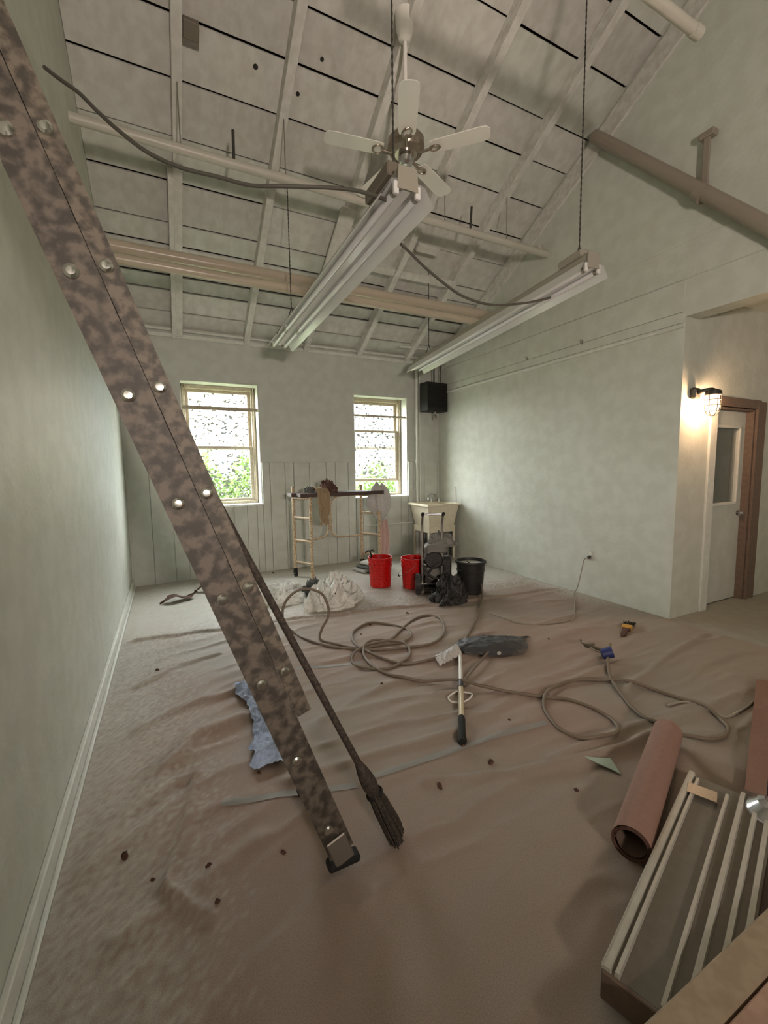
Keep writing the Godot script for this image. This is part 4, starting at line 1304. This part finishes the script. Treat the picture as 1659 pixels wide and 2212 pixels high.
func make_bucket(label: String, where: Vector3, turn: float, handle_side: float) -> Node3D:
	var t := thing("red_bucket", label, "bucket", where, turn, "red buckets")
	var key := "bucket"
	if not shared.has(key):
		shared[key] = lathe([[0.0, 0.0], [0.128, 0.0], [0.131, 0.004], [0.142, 0.26], [0.150, 0.262], [0.150, 0.285], [0.1435, 0.287], [0.1445, 0.315], [0.152, 0.317], [0.152, 0.34], [0.1455, 0.342], [0.1465, 0.36], [0.153, 0.362], [0.153, 0.371], [0.143, 0.371], [0.128, 0.008], [0.0, 0.006]], 44)
	part("pail", shared[key], "bucket_red", t)
	for s in [-1, 1]:
		part("ear", rod(Vector3(s * 0.148, 0.30, 0), Vector3(s * 0.162, 0.30, 0), 0.017, 12), "bucket_red", t)
	var pts := []
	for k in 13:
		var a := PI * k / 12
		pts.append(Vector3(cos(a) * 0.163, 0.30 - sin(a) * 0.155, handle_side * sin(a) * 0.045 + handle_side * 0.14 * sin(a)))
	part("wire_handle", tube(smooth_path(pts, 3), 0.0022, 6), "dull_steel", t)
	part("grip", tube([pts[5], pts[6], pts[7]], 0.008, 8), "rubber", t)
	return t

func make_sprayer_group() -> void:
	make_bucket("red plastic bucket with a black tool hooked on its rim, left of the other bucket", Vector3(2.80, floor_top(2.80, 1.55) + 0.004, 1.55), 0.5, -1.0)
	make_bucket("red plastic bucket standing against the paint sprayer cart", Vector3(3.13, floor_top(3.13, 1.80) + 0.004, 1.80), 1.2, -1.0)
	var hk := thing("bucket_hook", "black hooked tool hanging on the rim of the left red bucket", "tool", Vector3(2.70, 0.385, 1.46), 0.6)
	part("hook", tube(smooth_path([Vector3(-0.10, 0.06, 0), Vector3(-0.05, 0.075, 0), Vector3(0.0, 0.06, 0), Vector3(0.03, 0.01, 0.0), Vector3(0.035, -0.05, 0)], 5), 0.009, 8), "rubber", hk)
	part("jaw", tube(smooth_path([Vector3(0.0, 0.06, 0), Vector3(0.06, 0.065, 0), Vector3(0.10, 0.045, 0)], 5), 0.009, 8), "rubber", hk)

	# airless sprayer on a tube cart
	var c := Vector3(3.20, 0.0, 2.12)
	var f := floor_top(c.x, c.z)
	var t := thing("paint_sprayer", "black paint sprayer on a chrome tube cart with two wheels", "paint sprayer", Vector3(c.x, f, c.z), -0.5)
	for s in [-1, 1]:
		var x: float = s * 0.115
		part("frame_tube", tube(smooth_path([Vector3(x, 0.06, 0.16), Vector3(x, 0.10, 0.0), Vector3(x, 0.30, 0.0), Vector3(x, 0.62, 0.0), Vector3(x, 0.80, 0.0), Vector3(x, 0.86, 0.03), Vector3(x, 0.94, 0.12), Vector3(x, 0.955, 0.16)], 5), 0.0145, 14), "dull_steel", t)
		part("grip", rod(Vector3(x, 0.943, 0.125), Vector3(x, 0.962, 0.19), 0.019, 12), "rubber", t)
		var w := part("wheel", tube([Vector3(s * 0.17 - 0.028, 0.125, 0.06), Vector3(s * 0.17 - 0.02, 0.125, 0.06), Vector3(s * 0.17 + 0.02, 0.125, 0.06), Vector3(s * 0.17 + 0.028, 0.125, 0.06)], [0.112, 0.124, 0.124, 0.112], 30), "machine_black", t)
		part("hub", tube([Vector3(s * 0.17 - 0.034, 0.125, 0.06), Vector3(s * 0.17 + 0.034, 0.125, 0.06)], 0.045, 18), "dull_steel", w)
	part("handle_bar", rod(Vector3(-0.115, 0.955, 0.16), Vector3(0.115, 0.955, 0.16), 0.0145, 12), "chrome", t)
	part("cross_tube", rod(Vector3(-0.115, 0.34, 0), Vector3(0.115, 0.34, 0), 0.0125, 12), "dull_steel", t)
	part("axle", rod(Vector3(-0.2, 0.125, 0.06), Vector3(0.2, 0.125, 0.06), 0.01, 10), "dull_steel", t)
	part("motor", tube([Vector3(0.02, 0.40, -0.20), Vector3(0.02, 0.40, -0.18), Vector3(0.02, 0.40, 0.02), Vector3(0.02, 0.40, 0.04)], [0.09, 0.105, 0.105, 0.09], 28), "machine_black", t)
	part("motor_cover", box_mesh(Vector3(0.26, 0.12, 0.26), 0.03), "machine_grey", t, at(Vector3(0.05, 0.52, -0.10), 0, 0, 0.1))
	part("pressure_knob", lathe([[0.0, 0.05], [0.03, 0.05], [0.034, 0.02], [0.034, 0.0]], 18), "rubber", t, at(Vector3(0.14, 0.57, -0.04)))
	part("gearbox", box_mesh(Vector3(0.2, 0.24, 0.18), 0.02), "machine_black", t, at(Vector3(0.13, 0.30, -0.10)))
	part("pump", lathe([[0.0, -0.24], [0.03, -0.24], [0.034, -0.1], [0.042, -0.09], [0.042, 0.0], [0.0, 0.0]], 20), "dull_steel", t, at(Vector3(0.18, 0.32, -0.16)))
	part("suction_tube", tube(smooth_path([Vector3(0.18, 0.10, -0.16), Vector3(0.20, 0.05, -0.12), Vector3(0.26, 0.05, -0.04), Vector3(0.3, 0.03, 0.06)], 5), 0.016, 10), "machine_black", t)
	part("bottom_tray", box_mesh(Vector3(0.30, 0.03, 0.28), 0.008), "machine_black", t, at(Vector3(0.03, 0.065, -0.05)))
	part("drape", crumple(44, 22, 341, Vector3(0.30, 0.13, 0.26), 0.25, 0.5), "machine_grey", t, at(Vector3(0.12, 0.55, -0.12)))
	part("pump_shroud", box_mesh(Vector3(0.2, 0.30, 0.16), 0.03), "machine_black", t, at(Vector3(-0.03, 0.235, -0.11)))
	part("gear_cover", lathe([[0.0, 0.05], [0.06, 0.05], [0.085, 0.03], [0.09, 0.0]], 24), "machine_grey", t, at(Vector3(0.0, 0.24, -0.03), PI / 2))
	part("hose_wrap", tube(smooth_path([Vector3(-0.11, 0.34, 0.02), Vector3(-0.02, 0.22, 0.07), Vector3(0.09, 0.20, 0.07), Vector3(0.15, 0.30, 0.0), Vector3(0.05, 0.36, 0.04), Vector3(-0.08, 0.16, 0.06), Vector3(0.1, 0.12, 0.08)], 6), 0.013, 10), "machine_black", t)
	# bundle of greasy hose and rags in front of the cart
	single("oily_rags", crumple(60, 26, 342, Vector3(0.44, 0.20, 0.30), 0.36, 0.80), "machine_black", "heap of dark spattered rags on the floor in front of the paint sprayer", "rag", at(Vector3(3.23, floor_top(3.23, 2.45), 2.45), 0, 0.4))
	# black can
	var cx := Vector3(3.60, 0, 2.33)
	var can := thing("black_can", "black spattered waste can with an open white-lined rim beside the paint sprayer", "can", Vector3(cx.x, floor_top(cx.x, cx.z) + 0.004, cx.z))
	part("body", lathe([[0.0, 0.0], [0.135, 0.0], [0.14, 0.006], [0.162, 0.35], [0.178, 0.353], [0.181, 0.367], [0.176, 0.38], [0.160, 0.381], [0.155, 0.36], [0.134, 0.012], [0.0, 0.010]], 44), "can_black", can)
	part("paint", lathe([[0.0, 0.345], [0.152, 0.345], [0.153, 0.335]], 40), "panel_white", can)
	part("rib", lathe([[0.157, 0.26], [0.164, 0.266], [0.164, 0.278], [0.158, 0.284]], 40), "can_black", can)
	part("rod", rod(Vector3(-0.05, 0.37, 0.0), Vector3(0.02, 0.33, -0.03), 0.006, 8), "rubber", can)

# ---------------------------------------------------------------- hoses and cords

const HOSE := [[3.620, 2.050, 0.300], [3.750, 2.250, 0.200], [3.548, 2.611, 0.060], [3.289, 2.883, 0.010], [2.990, 3.185, 0.000], [2.647, 3.473, 0.000], [2.392, 3.650, 0.000], [2.166, 3.668, 0.000], [1.982, 3.636, 0.000], [1.882, 3.481, 0.000], [1.813, 3.300, 0.000], [1.792, 3.133, 0.000], [1.837, 2.945, 0.000], [1.929, 2.807, 0.000], [2.109, 2.728, 0.000], [2.246, 2.830, 0.000], [2.328, 3.025, 0.000], [2.288, 3.190, 0.000], [2.156, 3.269, 0.000], [2.000, 3.246, 0.000], [1.783, 3.227, 0.000], [1.654, 3.038, 0.000], [1.572, 2.888, 0.000], [1.589, 2.868, 0.081], [1.653, 2.856, 0.177], [1.660, 2.844, 0.268], [1.610, 2.832, 0.383], [1.489, 2.820, 0.441], [1.384, 2.808, 0.425], [1.300, 2.796, 0.342], [1.277, 2.784, 0.235], [1.306, 2.772, 0.132], [1.403, 2.616, 0.000], [1.470, 2.833, 0.000], [1.597, 3.067, 0.000], [1.774, 3.249, 0.000], [1.979, 3.352, 0.000], [2.181, 3.403, 0.000], [2.336, 3.428, 0.000], [2.497, 3.348, 0.000], [2.657, 3.156, 0.000], [2.750, 2.945, 0.000], [2.698, 2.802, 0.000], [2.539, 2.828, 0.000], [2.300, 3.010, 0.000], [2.079, 3.206, 0.014], [1.881, 3.221, 0.014], [1.725, 3.290, 0.010], [1.653, 3.392, 0.000], [1.666, 3.498, 0.000], [1.747, 3.605, 0.000], [1.862, 3.636, 0.000], [2.026, 3.559, 0.000], [2.103, 3.494, 0.000], [2.138, 3.361, 0.016], [2.068, 3.242, 0.016], [1.937, 3.171, 0.016], [1.828, 3.232, 0.016], [1.761, 3.381, 0.012], [1.747, 3.574, 0.012], [1.790, 3.719, 0.000], [1.848, 3.823, 0.000], [1.966, 3.913, 0.000], [2.138, 4.047, 0.030], [2.251, 4.186, 0.020], [2.374, 4.302, 0.000], [2.538, 4.450, 0.000], [2.618, 4.543, 0.000], [2.670, 4.666, 0.000], [2.682, 4.783, 0.000], [2.642, 4.865, 0.000], [2.570, 4.904, 0.000], [2.473, 4.890, 0.000], [2.390, 4.837, 0.000], [2.352, 4.731, 0.000], [2.386, 4.605, 0.000], [2.460, 4.507, 0.000], [2.584, 4.423, 0.014], [2.747, 4.386, 0.000], [2.901, 4.411, 0.000], [3.025, 4.477, 0.000], [3.134, 4.594, 0.000], [3.216, 4.720, 0.000], [3.259, 4.859, 0.000], [3.268, 4.984, 0.000], [3.227, 5.093, 0.000], [3.139, 5.167, 0.000], [3.042, 5.190, 0.000], [2.954, 5.170, 0.000], [2.900, 5.115, 0.000], [2.872, 5.054, 0.000], [2.859, 4.970, 0.000], [2.855, 4.875, 0.000], [2.909, 4.746, 0.000], [2.991, 4.613, 0.014], [3.116, 4.482, 0.000], [3.250, 4.363, 0.010], [3.396, 4.265, 0.030], [3.513, 4.193, 0.050]]
const CORD := [[4.605, 3.070, 0.420], [4.595, 3.059, 0.325], [4.595, 3.001, 0.071], [4.595, 2.965, 0.000], [3.956, 3.495, 0.000], [3.790, 3.548, 0.000], [3.554, 3.515, 0.000], [3.367, 3.413, 0.000], [3.293, 3.247, 0.000], [3.290, 3.051, 0.000]]
const SIDE_CORD := [[3.876, 5.040, 0.000], [3.561, 5.088, 0.000], [3.386, 5.095, 0.000], [3.287, 5.085, 0.000], [3.260, 5.012, 0.000], [3.246, 4.891, 0.000], [3.110, 4.860, 0.000]]

func lay(src: Array, r: float) -> Array:
	# each entry is x, z and a lift above the sheet
	var out := []
	for q in src:
		out.append(Vector3(q[0], floor_top(q[0], q[1]) + r + q[2], q[1]))
	return out

func make_hoses() -> void:
	single("paint_hose", tube(smooth_path(lay(HOSE, 0.011), 7), 0.011, 9), "hose", "long brown paint hose looping over the floor from the sprayer to the spray gun", "hose")
	var c := [Vector3(ROOM_W - 0.05, 0.445, 3.07)]
	c.append_array(lay(CORD, 0.006))
	c[1] = Vector3(ROOM_W - 0.11, 0.43, 3.07)
	single("electric_cable", tube(smooth_path(c, 8), 0.006, 8), "cord_pale", "thin pale cable hanging from the wall outlet and running to the sprayer", "cable")
	single("floor_cord", tube(smooth_path(lay(SIDE_CORD, 0.007), 8), 0.007, 8), "cord_pale", "thin cord lying on the floor near the right edge past the hose loop", "cord")

# ---------------------------------------------------------------- small things on the floor

func on_floor(x: float, z: float, lift := 0.0) -> Vector3:
	return Vector3(x, floor_top(x, z) + lift, z)

func make_floor_items() -> void:
	# white plastic heaps below the scaffold
	single("plastic_heap", crumple(90, 40, 351, Vector3(0.62, 0.26, 0.42), 0.27, 0.75), "plastic_white", "crumpled white plastic sheet, the largest heap in front of the scaffold", "plastic sheet", at(on_floor(2.05, 1.93, -0.01), 0, 0.3))
	single("plastic_heap", crumple(80, 30, 352, Vector3(0.46, 0.11, 0.30), 0.30, 0.80), "plastic_white", "low crumpled white plastic left of the large heap, nearer the ladder", "plastic sheet", at(on_floor(1.56, 1.60, -0.008), 0, -0.2))
	single("plastic_heap", crumple(80, 30, 353, Vector3(0.42, 0.10, 0.24), 0.30, 0.80), "plastic_white", "flat crumpled white plastic farthest left below the scaffold caster", "plastic sheet", at(on_floor(1.66, 1.20, -0.008), 0, 0.1))
	single("grey_cloth", crumple(50, 24, 354, Vector3(0.24, 0.16, 0.22), 0.27, 0.65), "rag_grey", "dark grey cloth lying between the white plastic heaps", "rag", at(on_floor(1.93, 1.56, 0.0), 0, 0.5))
	# brown curled leaves of paper by the left wall
	var leaf := func(seed_no: int, len: float, wid: float) -> ArrayMesh:
		var n := FastNoiseLite.new()
		n.seed = seed_no
		n.frequency = 2.0
		return sheet(24, 10, func(u: float, v: float) -> Vector3:
			var w := wid * sin(PI * clampf(u, 0.03, 0.97)) * (0.8 + 0.5 * n.get_noise_2d(u * 3.0, 1.0))
			return Vector3((u - 0.5) * len, 0.05 * pow(sin(u * PI * 1.4), 2.0) + 0.03 * absf(v - 0.5) + n.get_noise_2d(u * 4.0, v * 3.0) * 0.012 + 0.012, (v - 0.5) * w))
	single("torn_paper", leaf.call(361, 0.42, 0.2), "leaf_brown", "curled scrap of brown paper on the floor left of the ladder", "paper scrap", at(on_floor(0.52, 0.98), 0, 0.35))
	single("torn_paper", leaf.call(362, 0.3, 0.14), "leaf_brown", "curled scrap of brown paper half hidden behind the ladder", "paper scrap", at(on_floor(0.84, 0.72), 0, -0.1))
	# blue crumpled paper strip behind the ladder
	var blue := sheet(70, 12, func(u: float, v: float) -> Vector3:
		var p := Vector2(lerpf(0.86, 0.885, u) + 0.03 * sin(u * 5.0), lerpf(3.40, 4.30, u))
		var n := grain_noise.get_noise_2d(u * 700.0, v * 160.0)
		var w := lerpf(0.10, 0.15, absf(u - 0.5) * 2.0) * (1.0 + 0.5 * grain_noise.get_noise_2d(u * 260.0, 7.0))
		var x := p.x + (v - 0.5) * w * 1.1
		return Vector3(x, floor_top(x, p.y) + 0.016 + 0.03 * absf(n) + 0.012 * sin(v * PI), p.y))
	single("blue_paper", blue, "blue_paper", "crumpled light blue paper strip on the floor behind the ladder", "paper")
	# shovel-like scraper pole: white pole with dark grip, black bag at its head
	var pa := on_floor(2.43, 3.70, 0.016)
	var pb := on_floor(1.775, 4.60, 0.016)
	var pl := thing("roller_pole", "white and yellow extension pole with a dark grip lying on the floor", "pole", pa)
	var d := pb - pa
	part("upper_tube", rod(Vector3.ZERO, d * 0.42, 0.014, 14), "pole_white", pl)
	part("collar", rod(d * 0.41, d * 0.49, 0.019, 14), "bag_dark", pl)
	part("lower_tube", rod(d * 0.48, d * 0.80, 0.017, 14), "pole_yellow", pl)
	part("grip", tube([d * 0.79, d * 0.81, d * 0.93, d * 0.985, d * 1.0], [0.018, 0.021, 0.021, 0.026, 0.02], 14), "rubber", pl)
	var bag := sheet(40, 30, func(u: float, v: float) -> Vector3:
		var a := Vector2(2.44, 3.66)
		var p := a + Vector2(0.72, 0.02) * u + Vector2(-0.16, -0.46) * (v - 0.55) * sin(PI * clampf(u + 0.08, 0.0, 0.97))
		var n := grain_noise.get_noise_2d(u * 420.0, v * 300.0)
		return Vector3(p.x, floor_top(p.x, p.y) + 0.012 + 0.055 * sin(PI * v) * sin(PI * clampf(u + 0.05, 0, 1)) + 0.02 * absf(n), p.y))
	single("dark_bag", bag, "bag_dark", "flat dark plastic bag lying at the head of the pole", "bag")
	var film := sheet(26, 14, func(u: float, v: float) -> Vector3:
		var p := Vector2(2.20, 3.72) + Vector2(0.24, -0.06) * u + Vector2(0.03, -0.14) * (v - 0.5)
		return Vector3(p.x, floor_top(p.x, p.y) + 0.014 + 0.03 * absf(grain_noise.get_noise_2d(u * 300.0, v * 300.0)) + 0.04 * u * sin(PI * v), p.y))
	single("plastic_scrap", film, "plastic_grey", "pale plastic scrap bunched left of the pole head", "plastic sheet")
	var sa := on_floor(2.12, 4.10, 0.012)
	var sb := on_floor(2.66, 3.78, 0.02)
	var sk := thing("spray_wand", "thin brown wand lying beside the pole with a small tip", "wand", sa)
	part("shaft", rod(Vector3.ZERO, sb - sa, 0.008, 10), "hose", sk)
	part("tip", tube([(sb - sa) * 0.97, (sb - sa) * 1.0, (sb - sa) * 1.04], [0.012, 0.014, 0.007], 10), "gun_metal", sk)
	part("guard", box_mesh(Vector3(0.03, 0.022, 0.02), 0.004), "panel_white", sk, at((sb - sa) + Vector3(0.02, 0.0, 0.08)))
	var ring := []
	for k in 25:
		var a := TAU * k / 24
		var q := Vector2(2.055 + cos(a) * 0.085, 4.21 + sin(a) * 0.05)
		ring.append(on_floor(q.x, q.y, 0.012))
	single("wire_ring", tube(ring, 0.006, 8), "pole_white", "small clear ring lying against the middle of the pole", "ring")
	# spray gun with blue cup
	var g := thing("spray_gun", "metal spray gun with a dark blue cup at the end of the hose", "spray gun", on_floor(3.33, 4.22), 0.4)
	part("cup", lathe([[0.0, 0.0], [0.034, 0.0], [0.037, 0.004], [0.041, 0.075], [0.036, 0.076], [0.033, 0.008], [0.0, 0.007]], 24), "blue_cup", g, at(Vector3(-0.05, 0.045, 0.04), 1.25, 0.5, 0.0))
	part("body", tube(smooth_path([Vector3(-0.075, 0.10, -0.08), Vector3(-0.03, 0.075, -0.07), Vector3(0.03, 0.06, -0.065), Vector3(0.075, 0.055, -0.05)], 4), [0.008, 0.010, 0.013, 0.016, 0.018, 0.019, 0.019, 0.019, 0.02, 0.021, 0.02, 0.019, 0.016], 12), "gun_metal", g)
	part("handle", tube(smooth_path([Vector3(0.05, 0.055, -0.055), Vector3(0.045, 0.04, -0.01), Vector3(0.035, 0.03, 0.05)], 5), 0.015, 12), "gun_metal", g)
	part("trigger", tube(smooth_path([Vector3(0.0, 0.06, -0.06), Vector3(-0.005, 0.045, -0.02), Vector3(0.005, 0.035, 0.02)], 4), 0.006, 8), "dull_steel", g)
	part("hook", tube(smooth_path([Vector3(-0.075, 0.10, -0.08), Vector3(-0.09, 0.115, -0.095), Vector3(-0.08, 0.13, -0.105), Vector3(-0.066, 0.12, -0.1)], 4), 0.004, 8), "gun_metal", g)
	# brush / glove by the wall
	var b := thing("paint_brush", "flat dark paint brush with a yellow ferrule on the floor by the right wall", "brush", on_floor(4.08, 3.95), 0.45)
	part("handle", extrude([Vector2(-0.24, -0.012), Vector2(-0.19, -0.022), Vector2(-0.10, -0.018), Vector2(-0.04, -0.035), Vector2(-0.04, 0.035), Vector2(-0.10, 0.018), Vector2(-0.19, 0.022), Vector2(-0.24, 0.012)], 0.004, 0.026, Transform3D(Basis(Vector3.RIGHT, -PI / 2), Vector3.ZERO)), "leaf_brown", b)
	part("ferrule", box_mesh(Vector3(0.07, 0.032, 0.08), 0.005), "yellow", b, at(Vector3(-0.005, 0.02, 0)))
	var hair := []
	for k in 70:
		var q := rng.randf_range(-0.037, 0.037)
		var h := rng.randf_range(0.008, 0.03)
		hair.append([tube([Vector3(0.028, h, q), Vector3(0.10, h, q * 1.15), Vector3(rng.randf_range(0.14, 0.17), h * 0.8, q * 1.4)], 0.0028, 4, false), Transform3D.IDENTITY])
	part("bristles", merge(hair), "rubber", b)
	# pale green triangle scrap
	single("paper_scrap", extrude([Vector2(-0.045, -0.075), Vector2(0.045, -0.02), Vector2(-0.02, 0.09)], 0.0, 0.004, Transform3D(Basis(Vector3.RIGHT, -PI / 2), Vector3.ZERO)), "green_scrap", "pale green triangular scrap on the floor near the rolled paper", "paper scrap", at(on_floor(2.31, 5.03, 0.016), 0.05, 0.5, 0.0))
	# crumbs
	for q in [[0.530, 4.720, 0.022], [0.793, 4.781, 0.020], [0.330, 2.847, 0.026], [1.751, 0.202, 0.030], [2.099, 2.758, 0.025], [1.688, 3.831, 0.020], [1.323, 3.607, 0.020], [1.775, 4.608, 0.020], [2.041, 5.089, 0.020], [3.272, 3.801, 0.020], [1.833, 4.757, 0.030], [1.520, 4.772, 0.030], [1.933, 2.922, 0.020], [0.792, 4.302, 0.018], [0.547, 4.871, 0.020], [2.561, 2.649, 0.030], [2.160, 4.534, 0.018], [0.347, 4.675, 0.016], [0.249, 4.521, 0.030]]:
		var s: float = q[2]
		var o := single("paint_crumb", crumple(10, 6, 400 + int(q[0] * 100), Vector3(s, s * 0.5, s * 0.7), 0.5, 1.2), "leaf_brown", "small dark crumb of dried paint scattered on the drop sheets", "crumb", at(on_floor(q[0], q[1], -0.002), 0, q[0] * 7.0), "crumbs on the drop sheets")
		o.set_meta("group", "crumbs on the drop sheets")

# ---------------------------------------------------------------- foreground, lower right

func make_foreground() -> void:
	# roll of reddish paper
	var a := on_floor(2.744, 5.075, 0.068)
	var b := on_floor(1.915, 5.425, 0.068)
	var t := thing("paper_roll", "roll of reddish-brown building paper lying on the floor beside the ribbed panel", "paper roll", a)
	var d := b - a
	part("roll", tube([Vector3.ZERO, d], 0.066, 30, false), "rosin_paper", t)
	part("core", tube([d * 0.01, d * 0.99], 0.05, 24, false), "brown_wood", t)
	var swirl := []
	for k in 60:
		var an := k * 0.33
		var r := 0.052 + 0.014 * k / 60.0
		var side := d.normalized().cross(Vector3.UP).normalized()
		swirl.append(d * 0.999 + side * cos(an) * r + Vector3.UP * sin(an) * r)
	part("wound_edge", tube(swirl, 0.002, 5), "leaf_brown", t)
	part("far_plug", rod(d * 0.004, d * 0.012, 0.055, 24), "leaf_brown", t)

	# grey ribbed panel: a 1.2 m tray with white ribs, bound with tape
	var p0 := Vector3(2.527, floor_top(2.527, 5.452), 5.452)
	var p1 := Vector3(1.499, floor_top(1.499, 5.78), 5.78)
	var ax := (p1 - p0)
	var l := ax.length()
	var pz := ax.normalized()
	var px := Vector3.UP.cross(pz).normalized()
	var pn := thing("ribbed_panel", "grey panel with long white ribs lying on the floor in the lower right corner", "panel", p0)
	pn.transform = Transform3D(Basis(px, pz.cross(px), pz), p0)
	part("tray", box_mesh(Vector3(0.27, 0.05, l), 0.006), "panel_grey", pn, at(Vector3(0.0, 0.07, l / 2)))
	var ribs := [-0.128, -0.104, 0.0, 0.045, 0.09, 0.128]
	var rw := [0.022, 0.014, 0.014, 0.02, 0.018, 0.02]
	for k in ribs.size():
		part("rib", extrude([Vector2(-rw[k] / 2, 0), Vector2(rw[k] / 2, 0), Vector2(rw[k] * 0.35, 0.016), Vector2(-rw[k] * 0.35, 0.016)], 0.01 + 0.03 * (k % 3), l - 0.004 * k, at(Vector3(ribs[k], 0.094, 0), 0, 0, 0)), "panel_white", pn)
	part("end_flange", box_mesh(Vector3(0.28, 0.085, 0.012), 0.003), "brown_wood", pn, at(Vector3(0, 0.055, l + 0.002)))
	part("side_flange", box_mesh(Vector3(0.010, 0.075, l), 0.002), "panel_white", pn, at(Vector3(-0.138, 0.07, l / 2)))
	part("side_flange", box_mesh(Vector3(0.010, 0.075, l), 0.002), "panel_grey", pn, at(Vector3(0.138, 0.07, l / 2)))
	part("tape_band", box_mesh(Vector3(0.10, 0.002, 0.07), 0.0008), "tape_tan", pn, at(Vector3(-0.075, 0.1115, 0.13), 0, 0.12))
	part("foot_block", box_mesh(Vector3(0.24, 0.045, 0.08), 0.004), "brown_wood", pn, at(Vector3(0, 0.0225, 0.15)))
	part("foot_block", box_mesh(Vector3(0.24, 0.045, 0.08), 0.004), "brown_wood", pn, at(Vector3(0, 0.0225, l - 0.15)))

	# beige and pinkish boards across the corner
	single("beige_board", box_mesh(Vector3(1.5, 0.03, 0.085), 0.006), "board_beige", "smooth beige board crossing the bottom right corner", "board", at(Vector3(2.0, 0.155, 5.832), 0.0, 0.0))
	single("pink_board", box_mesh(Vector3(1.5, 0.03, 0.30), 0.006), "board_pink", "pinkish board at the very bottom right corner behind the beige one", "board", at(Vector3(2.03, 0.155, 6.03), 0.0, 0.0))
	single("board_trestle", box_mesh(Vector3(0.9, 0.125, 0.09), 0.006), "brown_wood", "low wooden block carrying the beige and pinkish boards", "block", at(on_floor(2.2, 5.9, 0.06)))
	# metal work-light dome
	var dm := thing("metal_dome", "shiny round metal dome at the right edge beside the ribbed panel", "lamp dome", on_floor(2.52, 5.60))
	part("shell", lathe([[0.0, 0.17], [0.02, 0.17], [0.026, 0.15], [0.05, 0.135], [0.085, 0.10], [0.105, 0.05], [0.11, 0.0], [0.106, 0.0], [0.10, 0.05], [0.08, 0.096], [0.0, 0.13]], 40), "chrome", dm)
	part("socket", rod(Vector3(0, 0.165, 0), Vector3(0, 0.24, 0), 0.022, 16), "rubber", dm)
	# reddish paper sheet to the right
	var red := sheet(40, 30, func(u: float, v: float) -> Vector3:
		var far := Vector2(3.86, 4.99).lerp(Vector2(4.3, 5.1), v)
		var near := Vector2(2.66, 5.45).lerp(Vector2(3.0, 5.75), v)
		var q := far.lerp(near, u)
		return Vector3(q.x, floor_top(q.x, q.y) + 0.006 + 0.02 * absf(patch_noise.get_noise_2d(q.x * 90.0, q.y * 90.0)) + 0.03 * pow(1.0 - v, 6.0), q.y))
	single("rosin_sheet", red, "rosin_paper", "loose reddish paper sheet on the floor at the right edge", "paper")

# ---------------------------------------------------------------- unseen work light added as warm fill; rafter shadows suggest a source

func make_added_work_light() -> void:
	var foot := on_floor(0.75, 8.9)
	var t := thing("added_work_light", "unseen tripod work light added behind the viewer as warm fill for the roof", "work light", foot)
	for k in 3:
		var an := TAU * k / 3.0
		part("leg", rod(Vector3(0, 0.62, 0), Vector3(cos(an) * 0.4, 0.012, sin(an) * 0.4), 0.012, 10), "dull_steel", t)
	part("mast", rod(Vector3(0, 0.5, 0), Vector3(0, 1.53, 0), 0.014, 12), "dull_steel", t)
	var aim := (Vector3(2.9, 5.0, 2.8) - (foot + Vector3(0, 1.75, 0))).normalized()
	var side := Vector3.UP.cross(-aim).normalized()
	var head := Transform3D(Basis(side, (-aim).cross(side), -aim), Vector3(0, 1.75, 0))
	part("yoke", box_mesh(Vector3(0.52, 0.02, 0.03), 0.004), "dull_steel", t, at(Vector3(0, 1.53, 0)))
	var body := part("housing", box_mesh(Vector3(0.5, 0.4, 0.09), 0.012), "yellow", t, head)
	var glow := StandardMaterial3D.new()
	glow.albedo_color = Color(1, 0.95, 0.86)
	glow.emission_enabled = true
	glow.emission = Color(1.0, 0.925, 0.875)
	glow.emission_energy_multiplier = 2.0
	materials["lamp_face"] = glow
	part("lamp_face", box_mesh(Vector3(0.45, 0.35, 0.004), 0.0), "lamp_face", body, at(Vector3(0, 0, -0.048)))
	var sp := SpotLight3D.new()
	sp.name = "added_work_light_beam"
	sp.light_color = Color(1.0, 0.925, 0.875)
	sp.light_energy = ADDED_WORK_LIGHT
	sp.spot_range = 30.0
	sp.spot_attenuation = 2.0
	sp.spot_angle = 62.0
	sp.spot_angle_attenuation = 0.6
	sp.light_size = 0.22
	sp.shadow_enabled = true
	sp.transform = Transform3D(head.basis, head.origin + aim * 0.06)
	t.add_child(sp)

const ADDED_WORK_LIGHT := 5.5  # strength of the added fill behind the viewer
